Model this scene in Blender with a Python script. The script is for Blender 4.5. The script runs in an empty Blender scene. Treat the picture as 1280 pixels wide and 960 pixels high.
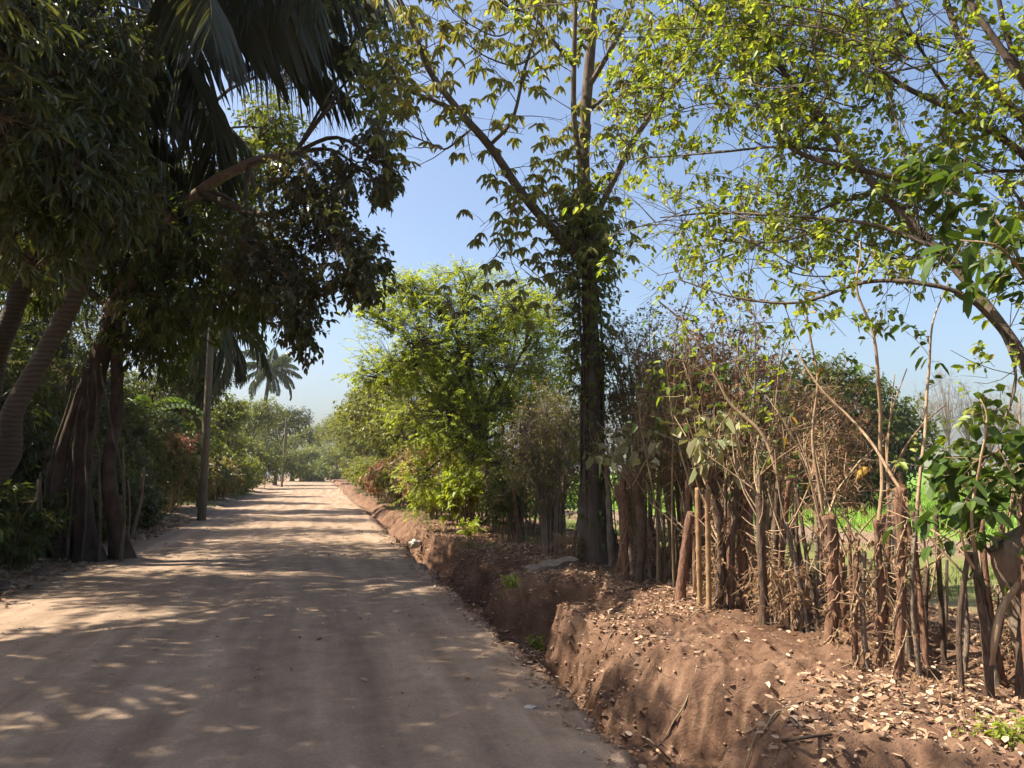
import bpy, math, numpy as np
from mathutils import Vector, Matrix

SC = bpy.context.scene
COL = SC.collection
rad = math.radians

# ------------------------------------------------------------------ camera frame
CAM = np.array([0.0, 0.0, 1.62])
FPX = 950.0                                   # focal length in pixels of a 1280 wide picture
YAW, PITCH = rad(14.2), rad(6.5)
_s, _c, _sp, _cp = math.sin(YAW), math.cos(YAW), math.sin(PITCH), math.cos(PITCH)
RV = np.array([_c, -_s, 0.0]); UV = np.array([-_s*_sp, -_c*_sp, _cp]); FV = np.array([_s*_cp, _c*_cp, _sp])

def P(px, py, d):
    return CAM + (RV*(px-640) + UV*(480-py) + FV*FPX) * (d/FPX)

def G(px, py, z=0.0):
    v = RV*(px-640) + UV*(480-py) + FV*FPX
    return CAM + v*((z-CAM[2])/v[2])

def depth(p):
    return float(np.dot(np.asarray(p)-CAM, FV))

# ------------------------------------------------------------------ noise
def _h(i, j, k):
    n = (i.astype(np.int64)*374761393 + j.astype(np.int64)*668265263 + k.astype(np.int64)*1274126177) & 0xffffffff
    n = ((n ^ (n >> 13))*1274126177) & 0xffffffff
    n = ((n ^ (n >> 15))*2246822519) & 0xffffffff
    return ((n ^ (n >> 16)) & 0xffff)/65535.0

def vnoise(p):
    p = np.asarray(p, float); i = np.floor(p).astype(np.int64); f = p-i; f = f*f*(3-2*f)
    x, y, z = i[..., 0], i[..., 1], i[..., 2]; r = 0
    for a in (0, 1):
        for b in (0, 1):
            for c in (0, 1):
                w = (f[..., 0] if a else 1-f[..., 0])*(f[..., 1] if b else 1-f[..., 1])*(f[..., 2] if c else 1-f[..., 2])
                r = r + w*_h(x+a, y+b, z+c)
    return r*2-1

def fbm(p, o=4):
    p = np.asarray(p, float); r = 0; a = 1.0
    for k in range(o):
        r = r + a*vnoise(p*2.03**k + 17.3*k); a *= 0.5
    return r

def sstep(a, b, x):
    t = np.clip((x-a)/(b-a), 0, 1); return t*t*(3-2*t)

def nrm(v):
    return v/np.maximum(np.linalg.norm(v, axis=-1, keepdims=True), 1e-9)

# ------------------------------------------------------------------ mesh builder
class MB:
    def __init__(s):
        s.V = []; s.F = []; s.n = 0
    def add(s, v, *faces):
        for f in faces:
            s.F.append(np.asarray(f, np.int64)+s.n)
        s.V.append(np.asarray(v, float)); s.n += len(v)
    def build(s, name, mat, parent=None, base=None, smooth=True, mats=None):
        v = np.concatenate(s.V) if s.V else np.zeros((0, 3))
        if base is not None: v = v-np.asarray(base)
        me = bpy.data.meshes.new(name)
        me.vertices.add(len(v)); me.vertices.foreach_set('co', v.astype(np.float32).ravel())
        tot = np.concatenate([np.full(len(f), f.shape[1]) for f in s.F]) if s.F else np.zeros(0, int)
        idx = np.concatenate([f.ravel() for f in s.F]) if s.F else np.zeros(0, int)
        me.loops.add(len(idx)); me.loops.foreach_set('vertex_index', idx.astype(np.int32))
        me.polygons.add(len(tot))
        st = np.concatenate([[0], np.cumsum(tot)[:-1]]) if len(tot) else np.zeros(0, int)
        me.polygons.foreach_set('loop_start', st.astype(np.int32))
        me.polygons.foreach_set('loop_total', tot.astype(np.int32))
        me.polygons.foreach_set('use_smooth', np.full(len(tot), bool(smooth)))
        me.update(calc_edges=True)
        me.materials.append(mat)
        o = bpy.data.objects.new(name, me); COL.objects.link(o)
        if parent is not None: o.parent = parent
        return o

def tag(o, label=None, cat=None, group=None, kind=None):
    if label: o['label'] = label
    if cat: o['category'] = cat
    if group: o['group'] = group
    if kind: o['kind'] = kind
    return o

def empty(name, base, label, cat, group=None):
    o = bpy.data.objects.new(name, None); o.empty_display_size = 0.2
    COL.objects.link(o); o.location = Vector(base)
    return tag(o, label, cat, group)

def spline(pts, n):
    pts = np.asarray(pts, float)
    q = np.vstack([2*pts[0]-pts[1], pts, 2*pts[-1]-pts[-2]])
    m = len(pts)-1; t = np.linspace(0, m, n); i = np.minimum(t.astype(int), m-1); u = (t-i)[:, None]
    a, b, c, d = q[i], q[i+1], q[i+2], q[i+3]
    return 0.5*((2*b)+(c-a)*u+(2*a-5*b+4*c-d)*u**2+(3*b-a-3*c+d)*u**3)

def tube(mb, pts, radii, sides=8, n=None, bump=0.0, seed=0, flare=0.0, cap=True, bscale=3.0, wob=0.0):
    """smooth tapered tube through pts"""
    pts = np.asarray(pts, float)
    n = n or max(4, (len(pts)-1)*5+1)
    c = spline(pts, n)
    radii = np.atleast_1d(np.asarray(radii, float))
    r = np.interp(np.linspace(0, 1, n), np.linspace(0, 1, len(radii)), radii) if len(radii) > 1 else np.full(n, radii[0])
    if wob:
        c = c + np.stack([fbm(c*1.7+seed, 2), fbm(c*1.7+seed+40, 2), 0*r], 1)*wob*np.linspace(0, 1, n)[:, None]
    t = nrm(np.gradient(c, axis=0))
    up = np.array([0, 0, 1.0]) if abs(t[0][2]) < 0.9 else np.array([0, 1.0, 0])
    x = nrm(np.cross(up, t[0]))
    X = []
    for k in range(n):
        x = nrm(x-t[k]*np.dot(x, t[k])); X.append(x)
    X = np.array(X); Y = np.cross(t, X)
    th = np.linspace(0, 2*np.pi, sides, endpoint=False)
    rr = np.repeat(r[:, None], sides, 1)
    if flare:
        s = np.linspace(0, 1, n)[:, None]
        rr = rr*(1+flare*np.exp(-s*14)*(0.7+0.5*np.cos(th*5+seed)[None, :]))
    ring = X[:, None, :]*np.cos(th)[None, :, None] + Y[:, None, :]*np.sin(th)[None, :, None]
    if bump:
        q = ring*1.1 + c[:, None, :]*np.array([bscale, bscale, bscale*0.55]) + seed*7.7
        rr = rr*(1+bump*fbm(q, 3))
    v = (c[:, None, :]+ring*rr[:, :, None]).reshape(-1, 3)
    a = np.arange(n-1)[:, None]*sides+np.arange(sides)[None, :]
    b = np.arange(n-1)[:, None]*sides+(np.arange(sides)+1)[None, :] % sides
    f = np.stack([a, b, b+sides, a+sides], -1).reshape(-1, 4)
    faces = [f]
    if cap:
        v = np.vstack([v, c[-1]+t[-1]*r[-1]*0.25])
        k = (n-1)*sides; ar = np.arange(sides)
        faces.append(np.stack([k+ar, k+(ar+1) % sides, np.full(sides, len(v)-1)], 1))
    mb.add(v, *faces)
    return c

def twigs(mb, S, E, r0, r1=None, sag=0.08, rng=None, mid=None):
    """many thin 3 sided curved twigs at once"""
    N = len(S)
    if N == 0: return
    r0 = np.broadcast_to(np.asarray(r0, float), (N,)); r1 = r0*0.45 if r1 is None else np.broadcast_to(r1, (N,))
    L = np.linalg.norm(E-S, axis=1, keepdims=True)
    M = (S+E)/2 + (rng.normal(size=(N, 3))*0.10*L if rng is not None else 0) + np.array([0, 0, 1.0])*L*sag if mid is None else mid
    ts = np.array([0, .33, .67, 1.0])
    C = np.stack([S*(1-t)**2+M*2*t*(1-t)+E*t*t for t in ts], 1)
    T = nrm(E-S); A = nrm(np.cross(T, np.array([0.31, 0.22, 0.93]))); B = np.cross(T, A)
    R = r0[:, None]*(1-ts)+r1[:, None]*ts
    th = np.array([0, 2.094, 4.189])
    ring = A[:, None, :]*np.cos(th)[None, :, None]+B[:, None, :]*np.sin(th)[None, :, None]
    V = C[:, :, None, :]+ring[:, None, :, :]*R[:, :, None, None]
    base = np.arange(N)*12
    F = []
    for k in range(3):
        for j in range(3):
            a, b = k*3+j, k*3+(j+1) % 3
            F.append(np.stack([base+a, base+b, base+b+3, base+a+3], 1))
    mb.add(V.reshape(-1, 3), np.concatenate(F))

def leaf_faces(mb, Pt, D, U, L, W, fold=0.25, droop=0.12, simple=False, wide=0.4):
    N = len(Pt)
    if N == 0: return
    L = np.broadcast_to(L, (N,))[:, None]; W = np.broadcast_to(W, (N,))[:, None]
    D = nrm(D); S = nrm(np.cross(D, U)); Nn = np.cross(S, D)
    Z = np.array([0, 0, -1.0])
    T = Pt+D*L+Z*L*droop
    base = np.arange(N)
    if simple:
        R = Pt+D*L*wide+S*W*.5+Nn*W*fold*.5; Q = Pt+D*L*wide-S*W*.5+Nn*W*fold*.5
        V = np.stack([Pt, R, T, Q], 1).reshape(-1, 3); b = base*4
        mb.add(V, np.stack([b, b+1, b+2], 1), np.stack([b, b+2, b+3], 1))
    else:
        m = Z*L*droop*.35
        a1, a2 = wide*.62, wide+.33
        R1 = Pt+D*L*a1+S*W*.5+Nn*W*fold*.5; Q1 = Pt+D*L*a1-S*W*.5+Nn*W*fold*.5
        R2 = Pt+D*L*a2+S*W*.40+Nn*W*fold*.4+m; Q2 = Pt+D*L*a2-S*W*.40+Nn*W*fold*.4+m
        V = np.stack([Pt, R1, R2, T, Q2, Q1], 1).reshape(-1, 3); b = base*6
        mb.add(V, np.stack([b, b+1, b+2, b+3], 1), np.stack([b, b+3, b+4, b+5], 1))

def twig_leaves(mb, S, E, sp, rng):
    """leaves on twigs S->E"""
    N = len(S)
    if N == 0: return
    kind = sp.get('kind', 'alt'); n = sp['n']; L = sp['L']; W = sp['W']; dr = sp.get('droop', .3)
    T = nrm(E-S)
    if kind == 'alt':
        t = rng.uniform(.15, 1.03, (N, n)); ph = rng.uniform(0, 6.283, (N, n))
        A = nrm(np.cross(T, np.array([.2, .3, .93]))); B = np.cross(T, A)
        pos = S[:, None]+(E-S)[:, None]*t[..., None]
        rd = A[:, None]*np.cos(ph)[..., None]+B[:, None]*np.sin(ph)[..., None]
        D = T[:, None]*.55+rd*.9+np.array([0, 0, -dr])
        U = np.array([0, 0, 1.0])+rng.normal(size=(N, n, 3))*sp.get('rough', .45)
    elif kind == 'rosette':
        ph = np.linspace(0, 6.283, n, endpoint=False)[None]+rng.uniform(0, 6.283, (N, 1))+rng.normal(size=(N, n))*.15
        pos = np.repeat(E[:, None], n, 1)
        tilt = rng.normal(size=(N, 1, 3))*.25
        D = np.stack([np.cos(ph), np.sin(ph), np.full(ph.shape, -dr)], -1)+tilt+T[:, None]*.25+rng.normal(size=(N, n, 3))*.12
        U = np.array([0, 0, 1.0])+rng.normal(size=(N, n, 3))*.3
    else:                                        # pinnate
        k = n//2; t = np.linspace(.2, 1, k)[None]+rng.uniform(-.03, .03, (N, k))
        t = np.concatenate([t, t], 1); sgn = np.concatenate([np.ones((N, k)), -np.ones((N, k))], 1); n = 2*k
        side = nrm(np.cross(T, np.array([0, 0, 1.0])+rng.normal(size=(N, 3))*.3))
        pos = S[:, None]+(E-S)[:, None]*t[..., None]
        D = side[:, None]*sgn[..., None]*.9+T[:, None]*.5+np.array([0, 0, -dr])+rng.normal(size=(N, n, 3))*.12
        U = np.array([0, 0, 1.0])+rng.normal(size=(N, n, 3))*.3
    M = N*n
    sz = rng.uniform(.45, 1.25, M)
    keep = rng.uniform(size=M) < sp.get('keep', 1.0)
    leaf_faces(mb, pos.reshape(-1, 3)[keep], D.reshape(-1, 3)[keep], U.reshape(-1, 3)[keep], L*sz[keep], W*sz[keep],
               sp.get('fold', .3), sp.get('bend', .15), sp.get('simple', False), sp.get('wide', .4))

AX = np.stack([RV, np.array([0, 0, 1.0]), np.array([_s, _c, 0])])     # lobe axes: across, up, away

def lobe(px, py, d, rx, ry, rd=None):
    """a foliage mass centred at a real point, half sizes in metres"""
    sx, sy = rx*d/FPX, ry*d/FPX
    return (P(px, py, d), np.array([sx, sy, rd if rd else (sx+sy)/2]))

def wlobe(x, y, z, rx, ry, rz):
    """lobe given in metres (rx across, ry up, rz away)"""
    return (np.array([x, y, z], float), np.array([rx, ry, rz], float))

def in_lobe(c, r, n, rng, shell=2.2, hole=0.0, hs=1.0):
    q = nrm(rng.normal(size=(n, 3)))*rng.uniform(0.02, 1, (n, 1))**(1/shell)
    q = q*(1+.22*fbm(q*2.1+c[:3], 2))[:, None]
    p = c+(q*r)@AX
    if hole:
        p = p[fbm(p*hs+3.1, 2) > -1+hole]
    return p, q

def foliage(root, base, lobes, fork, ntw, sp, wood, leafm, rng, lr=.06, twl=.45, sub=9, shell=2.2, hole=0.55, hs=1.0,
            name='crown', bow=.15, limbs=True, forks=None, sides=6):
    """main limbs to every lobe, sub branches, twigs and leaves"""
    lm = MB()
    tot = sum(np.prod(l[1])**(2/3) for l in lobes)
    for li, (c, r) in enumerate(lobes):
        n = max(6, int(ntw*np.prod(r)**(2/3)/tot))
        fk = np.asarray(forks[li] if forks else fork, float)
        w = MB()
        ln = np.linalg.norm(c-fk)
        mid = (c+fk)/2+np.array([0, 0, bow*ln])+rng.normal(size=3)*.06*ln
        tube(w, [fk, mid, c], [lr, lr*.75, lr*.45], sides, 9, .12, li, cap=False)
        sb, _ = in_lobe(c, r*.78, sub, rng, 3.5)
        for s_ in sb:
            a = fk*.12+mid*.13+c*.75
            l2 = np.linalg.norm(s_-a)
            tube(w, [a, (a+s_)/2+rng.normal(size=3)*.09*l2+np.array([0, 0, .06*l2]), s_], [lr*.42, lr*.3, lr*.13], 5, 7, cap=False)
        p, q = in_lobe(c, r, n, rng, shell, hole, hs)
        if len(p):
            d2 = ((p[:, None]-sb[None])**2).sum(-1); o = sb[d2.argmin(1)]
            out = nrm(nrm(p-c)*.55+nrm(p-o)*.6+rng.normal(size=p.shape)*.45+np.array([0, 0, -sp.get('hang', .1)]))
            tl = twl*rng.uniform(.6, 1.3, (len(p), 1))
            S = p-out*tl*.5; E = p+out*tl*.5
            far = d2.min(1) < 9e9
            twigs(w, o[far]+(S-o)[far]*.04, S[far], lr*.13, lr*.07, rng=rng)
            twigs(w, S, E, lr*.07, lr*.03, rng=rng)
            twig_leaves(lm, S, E, sp, rng)
        if limbs: w.build('limb', wood, root, base)
    return lm.build(name, leafm, root, base, smooth=False)

# ------------------------------------------------------------------ materials
def newmat(name):
    m = bpy.data.materials.new(name); m.use_nodes = True
    nt = m.node_tree; nt.nodes.clear()
    return m, nt, nt.nodes, nt.links

def ramp(N, L, src, stops):
    r = N.new('ShaderNodeValToRGB'); e = r.color_ramp.elements
    while len(e) < len(stops): e.new(.5)
    for k, (p, c) in enumerate(stops):
        e[k].position = p; e[k].color = (c[0], c[1], c[2], 1)
    L.new(src, r.inputs[0]); return r

def noise(N, L, scale, detail=5, rough=.55, vec=None, dist=0.0):
    n = N.new('ShaderNodeTexNoise'); n.inputs['Scale'].default_value = scale
    n.inputs['Detail'].default_value = detail; n.inputs['Roughness'].default_value = rough; n.inputs['Distortion'].default_value = dist
    if vec is not None: L.new(vec, n.inputs['Vector'])
    return n

def leafmat(name, cols, trans=.35, tcol=None, rough=.45, spec=.35):
    """leaf: diffuse with a soft gloss plus light passing through; a different tint on every leaf"""
    m, nt, N, L = newmat(name)
    g = N.new('ShaderNodeNewGeometry')
    k = len(cols)
    r = ramp(N, L, g.outputs['Random Per Island'], [(i/(max(k-1, 1)), c) for i, c in enumerate(cols)])
    p = N.new('ShaderNodeBsdfPrincipled'); L.new(r.outputs[0], p.inputs['Base Color'])
    p.inputs['Roughness'].default_value = rough; p.inputs['Specular IOR Level'].default_value = spec
    t = N.new('ShaderNodeBsdfTranslucent')
    mx = N.new('ShaderNodeMix'); mx.data_type = 'RGBA'; mx.blend_type = 'MULTIPLY'; mx.inputs[0].default_value = 1
    L.new(r.outputs[0], mx.inputs[6]); mx.inputs[7].default_value = tuple(tcol or (1.7, 1.6, .6))+(1,)
    L.new(mx.outputs[2], t.inputs['Color'])
    ms = N.new('ShaderNodeMixShader'); ms.inputs[0].default_value = trans
    L.new(p.outputs[0], ms.inputs[1]); L.new(t.outputs[0], ms.inputs[2])
    o = N.new('ShaderNodeOutputMaterial'); L.new(ms.outputs[0], o.inputs[0])
    return m

def barkmat(name, a, b, c=None, scale=(13, 13, 3), bump=.9, rough=.9):
    m, nt, N, L = newmat(name)
    tc = N.new('ShaderNodeTexCoord'); mp = N.new('ShaderNodeMapping'); mp.inputs['Scale'].default_value = scale
    L.new(tc.outputs['Object'], mp.inputs[0])
    n1 = noise(N, L, 1.0, 8, .65, mp.outputs[0], .6); n2 = noise(N, L, 2.3, 4, .5, tc.outputs['Object'])
    r = ramp(N, L, n1.outputs[0], [(.32, a), (.62, b)])
    mx = N.new('ShaderNodeMix'); mx.data_type = 'RGBA'; L.new(r.outputs[0], mx.inputs[6])
    mx.inputs[7].default_value = tuple(c or b)+(1,)
    r2 = ramp(N, L, n2.outputs[0], [(.5, (0, 0, 0)), (.66, (.8, .8, .8))]); L.new(r2.outputs[0], mx.inputs[0])
    bp = N.new('ShaderNodeBump'); bp.inputs['Strength'].default_value = bump; bp.inputs['Distance'].default_value = .03
    L.new(n1.outputs[0], bp.inputs['Height'])
    p = N.new('ShaderNodeBsdfPrincipled'); p.inputs['Roughness'].default_value = rough; p.inputs['Specular IOR Level'].default_value = .15
    L.new(mx.outputs[2], p.inputs['Base Color']); L.new(bp.outputs[0], p.inputs['Normal'])
    o = N.new('ShaderNodeOutputMaterial'); L.new(p.outputs[0], o.inputs[0])
    return m

def flatmat(name, col, rough=.6, var=.25, scale=20):
    m, nt, N, L = newmat(name)
    tc = N.new('ShaderNodeTexCoord'); n1 = noise(N, L, scale, 4, .6, tc.outputs['Object'])
    r = ramp(N, L, n1.outputs[0], [(.3, [x*(1-var) for x in col]), (.7, [min(1, x*(1+var)) for x in col])])
    p = N.new('ShaderNodeBsdfPrincipled'); p.inputs['Roughness'].default_value = rough; p.inputs['Specular IOR Level'].default_value = .2
    L.new(r.outputs[0], p.inputs['Base Color'])
    o = N.new('ShaderNodeOutputMaterial'); L.new(p.outputs[0], o.inputs[0])
    return m

M = {}
M['mango'] = leafmat('mango_leaf', [(.05, .065, .026), (.07, .09, .03), (.09, .105, .04), (.075, .075, .04)], .38, rough=.3, spec=.5)
M['round_dark'] = leafmat('dark_glossy_leaf', [(.07, .075, .035), (.09, .10, .04), (.11, .095, .06), (.08, .09, .035)], .42, rough=.28, spec=.5)
M['lime'] = leafmat('lime_leaf', [(.18, .25, .035), (.23, .30, .04), (.29, .33, .05), (.13, .19, .035), (.10, .13, .04), (.22, .20, .07), (.20, .28, .04)], .5)
M['bush_lime'] = leafmat('bush_lime_leaf', [(.21, .28, .045), (.25, .31, .05), (.29, .33, .06), (.17, .22, .04)], .5)
M['palmate'] = leafmat('palmate_leaf', [(.15, .165, .05), (.20, .19, .075), (.17, .21, .05), (.20, .16, .08)], .45, (1.4, 1.3, .6))
M['mid'] = leafmat('mid_green_leaf', [(.055, .08, .022), (.08, .11, .026), (.11, .125, .035), (.075, .08, .03)], .36)
M['far'] = leafmat('far_green_leaf', [(.10, .135, .03), (.13, .165, .035), (.165, .185, .045), (.12, .125, .04)], .4)
M['farlime'] = leafmat('far_lime_leaf', [(.12, .15, .035), (.15, .175, .04), (.185, .195, .05), (.13, .13, .04)], .4)
M['olive'] = leafmat('olive_leaf', [(.14, .14, .05), (.18, .165, .065), (.17, .125, .065), (.12, .14, .045)], .36)
M['dry'] = leafmat('dry_brown_leaf', [(.26, .155, .085), (.34, .22, .125), (.20, .12, .07), (.31, .17, .095)], .32, (1.2, 1, .8), .7, .1)
M['litter'] = leafmat('fallen_leaf', [(.30, .19, .12), (.44, .30, .20), (.18, .105, .06), (.36, .22, .14), (.56, .43, .31), (.24, .13, .08)], .1, (1.1, 1, .8), .75, .1)
M['yellow'] = leafmat('yellow_leaf', [(.45, .33, .05), (.40, .27, .05), (.36, .20, .04)], .25, (1.2, 1, .5), .6, .2)
M['pale'] = leafmat('pale_leaf', [(.25, .26, .13), (.36, .34, .2), (.13, .16, .06), (.30, .26, .16), (.10, .13, .045)], .28, (1.2, 1.1, .6), .5, .3)
M['bigleaf'] = leafmat('broad_leaf', [(.05, .09, .018), (.075, .13, .022), (.04, .07, .018), (.10, .15, .03)], .4)
M['frond'] = leafmat('frond_leaflet', [(.04, .05, .022), (.06, .068, .028), (.09, .08, .04), (.05, .055, .026)], .32, (1.4, 1.4, .6), .3, .55)
M['frondgreen'] = leafmat('green_frond_leaflet', [(.04, .06, .02), (.055, .08, .024), (.075, .09, .03)], .25, (1.4, 1.4, .6), .35, .5)
M['red'] = leafmat('red_bract', [(.24, .07, .07), (.28, .12, .09), (.14, .13, .05), (.22, .08, .07)], .35, (1.4, .9, .9))
M['grass'] = leafmat('grass_blade', [(.15, .28, .035), (.19, .33, .04), (.24, .35, .06), (.18, .24, .05)], .4, (1.3, 1.3, .6))
M['grassdk'] = leafmat('short_grass_blade', [(.07, .12, .03), (.10, .15, .035), (.14, .15, .06)], .3, (1.3, 1.3, .6))
M['straw'] = leafmat('dry_grass_blade', [(.30, .21, .12), (.22, .14, .08), (.36, .27, .16)], .2, (1.1, 1, .8), .7, .1)
M['bark'] = barkmat('grey_brown_bark', (.055, .04, .03), (.13, .10, .075), (.17, .14, .11))
M['barkpale'] = barkmat('pale_bark', (.13, .095, .07), (.26, .20, .15), (.20, .13, .09))
M['barkred'] = barkmat('reddish_bark', (.10, .05, .034), (.22, .12, .08), (.17, .085, .055), scale=(14, 14, 3.2))
M['barkdark'] = barkmat('dark_bark', (.035, .026, .02), (.085, .06, .045), (.11, .08, .06))
M['stakered'] = barkmat('rough_red_stake_bark', (.085, .043, .029), (.26, .145, .095), (.21, .145, .105), scale=(42, 42, 9), bump=1.0)
M['stakedark'] = barkmat('rough_dark_stake_bark', (.04, .027, .02), (.15, .10, .07), (.2, .145, .105), scale=(38, 38, 8), bump=1.0)
M['stakegrey'] = barkmat('rough_grey_stake_bark', (.08, .06, .046), (.27, .205, .155), (.32, .26, .2), scale=(42, 42, 9), bump=1.0)
M['bamboo'] = barkmat('bamboo_cane', (.22, .13, .07), (.33, .22, .12), (.26, .14, .08), scale=(20, 20, 1.5), bump=.2, rough=.6)
M['twig'] = barkmat('twig_bark', (.16, .115, .07), (.28, .21, .13), (.22, .15, .09))
M['twigred'] = barkmat('dry_red_twig', (.25, .16, .095), (.42, .30, .19), (.32, .20, .12))
M['cutwood'] = flatmat('cut_wood', (.42, .30, .19), .8, .3, 30)
M['pole'] = barkmat('weathered_pole_wood', (.085, .07, .05), (.17, .14, .10), (.13, .12, .08), scale=(25, 25, 1.2), bump=.3)
M['plastic'] = flatmat('white_plastic', (.40, .36, .31), .35, .2, 15)
M['stone'] = flatmat('pale_stone', (.27, .21, .165), .85, .35, 14)
M['plank'] = barkmat('grey_plank', (.14, .11, .085), (.27, .215, .17), (.2, .16, .12), scale=(30, 5, 30), bump=.4)

def palmtrunk_mat():
    m, nt, N, L = newmat('ringed_palm_bark')
    tc = N.new('ShaderNodeTexCoord'); w = N.new('ShaderNodeTexWave'); w.bands_direction = 'Z'
    w.inputs['Scale'].default_value = 4.2; w.inputs['Distortion'].default_value = 5; w.inputs['Detail'].default_value = 3
    L.new(tc.outputs['Object'], w.inputs[0]); n1 = noise(N, L, 6, 6, .6, tc.outputs['Object'])
    mx = N.new('ShaderNodeMath'); mx.operation = 'MULTIPLY'; L.new(w.outputs[1], mx.inputs[0]); L.new(n1.outputs[0], mx.inputs[1])
    r = ramp(N, L, mx.outputs[0], [(.02, (.045, .035, .027)), (.25, (.065, .051, .04)), (.7, (.085, .067, .053))])
    bp = N.new('ShaderNodeBump'); bp.inputs['Strength'].default_value = .35; bp.inputs['Distance'].default_value = .02; L.new(mx.outputs[0], bp.inputs['Height'])
    p = N.new('ShaderNodeBsdfPrincipled'); p.inputs['Roughness'].default_value = .9
    L.new(r.outputs[0], p.inputs['Base Color']); L.new(bp.outputs[0], p.inputs['Normal'])
    o = N.new('ShaderNodeOutputMaterial'); L.new(p.outputs[0], o.inputs[0]); return m
M['palmbark'] = palmtrunk_mat()

def soilmat(name, kind):
    m, nt, N, L = newmat(name)
    tc = N.new('ShaderNodeTexCoord'); V = tc.outputs['Object']
    big = noise(N, L, .55, 5, .6, V); med = noise(N, L, 3.2, 8, .65, V, .4); fin = noise(N, L, 38, 8, .75, V)
    if kind == 'road':
        mp = N.new('ShaderNodeMapping'); mp.inputs['Scale'].default_value = (2.6, .22, 1); L.new(V, mp.inputs[0])
        trk = noise(N, L, 1.0, 5, .55, mp.outputs[0], .3)
        base = ramp(N, L, trk.outputs[0], [(.3, (.20, .145, .104)), (.5, (.28, .205, .148)), (.7, (.365, .275, .203))])
        dark = ramp(N, L, med.outputs[0], [(.3, (.78, .76, .74)), (.68, (1.12, 1.1, 1.08))])
        amp = .022
    elif kind == 'bank':
        base = ramp(N, L, med.outputs[0], [(.28, (.095, .056, .038)), (.5, (.17, .104, .07)), (.72, (.26, .17, .117))])
        sx = N.new('ShaderNodeSeparateXYZ'); L.new(V, sx.inputs[0])
        ma = N.new('ShaderNodeMath'); ma.operation = 'MULTIPLY_ADD'; L.new(med.outputs[0], ma.inputs[0]); ma.inputs[1].default_value = .7; L.new(sx.outputs[0], ma.inputs[2])
        mr = N.new('ShaderNodeMapRange'); L.new(ma.outputs[0], mr.inputs[0]); mr.inputs[1].default_value = 2.08; mr.inputs[2].default_value = 2.5
        rb = ramp(N, L, med.outputs[0], [(.3, (.215, .153, .108)), (.7, (.335, .247, .18))])
        mb_ = N.new('ShaderNodeMix'); mb_.data_type = 'RGBA'; L.new(mr.outputs[0], mb_.inputs[0]); L.new(rb.outputs[0], mb_.inputs[6]); L.new(base.outputs[0], mb_.inputs[7])
        base = mb_
        dark = ramp(N, L, big.outputs[0], [(.35, (.80, .74, .70)), (.7, (1.1, 1.06, 1.04))])
        amp = .07
    elif kind == 'field':
        sx = N.new('ShaderNodeSeparateXYZ'); L.new(V, sx.inputs[0])
        y2 = N.new('ShaderNodeMath'); y2.operation = 'MULTIPLY_ADD'; L.new(sx.outputs[1], y2.inputs[0]); y2.inputs[1].default_value = .28; L.new(sx.outputs[0], y2.inputs[2])
        wob = N.new('ShaderNodeMath'); wob.operation = 'MULTIPLY_ADD'; L.new(big.outputs[0], wob.inputs[0]); wob.inputs[1].default_value = 5; L.new(y2.outputs[0], wob.inputs[2])
        sc = N.new('ShaderNodeMath'); sc.operation = 'DIVIDE'; L.new(wob.outputs[0], sc.inputs[0]); sc.inputs[1].default_value = 40
        base = ramp(N, L, sc.outputs[0], [(.27, (.23, .14, .095)), (.33, (.15, .15, .055)), (.45, (.14, .15, .05)), (.49, (.21, .14, .10)), (.57, (.20, .14, .10)), (.61, (.13, .23, .035))])
        dark = ramp(N, L, med.outputs[0], [(.3, (.8, .8, .8)), (.7, (1.1, 1.1, 1.1))])
        amp = .03
    else:
        base = ramp(N, L, med.outputs[0], [(.3, (.10, .072, .048)), (.55, (.19, .135, .095)), (.75, (.25, .18, .13))])
        dark = ramp(N, L, big.outputs[0], [(.35, (.8, .8, .75)), (.7, (1.05, 1.05, 1.0))]); amp = .03
    mx = N.new('ShaderNodeMix'); mx.data_type = 'RGBA'; mx.blend_type = 'MULTIPLY'; mx.inputs[0].default_value = 1
    L.new(base.outputs[2 if base.bl_idname == 'ShaderNodeMix' else 0], mx.inputs[6]); L.new(dark.outputs[0], mx.inputs[7])
    gr = ramp(N, L, fin.outputs[0], [(.3, (.78, .77, .76)), (.7, (1.16, 1.15, 1.14))])
    m2 = N.new('ShaderNodeMix'); m2.data_type = 'RGBA'; m2.blend_type = 'MULTIPLY'; m2.inputs[0].default_value = .9
    L.new(mx.outputs[2], m2.inputs[6]); L.new(gr.outputs[0], m2.inputs[7])
    ad = N.new('ShaderNodeMath'); ad.operation = 'MULTIPLY_ADD'; L.new(fin.outputs[0], ad.inputs[0]); ad.inputs[1].default_value = .5 if kind == 'bank' else .35; L.new(med.outputs[0], ad.inputs[2])
    bp = N.new('ShaderNodeBump'); bp.inputs['Strength'].default_value = .7; bp.inputs['Distance'].default_value = amp; L.new(ad.outputs[0], bp.inputs['Height'])
    p = N.new('ShaderNodeBsdfPrincipled'); p.inputs['Roughness'].default_value = .95; p.inputs['Specular IOR Level'].default_value = .1
    L.new(m2.outputs[2], p.inputs['Base Color']); L.new(bp.outputs[0], p.inputs['Normal'])
    o = N.new('ShaderNodeOutputMaterial'); L.new(p.outputs[0], o.inputs[0]); return m

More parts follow.
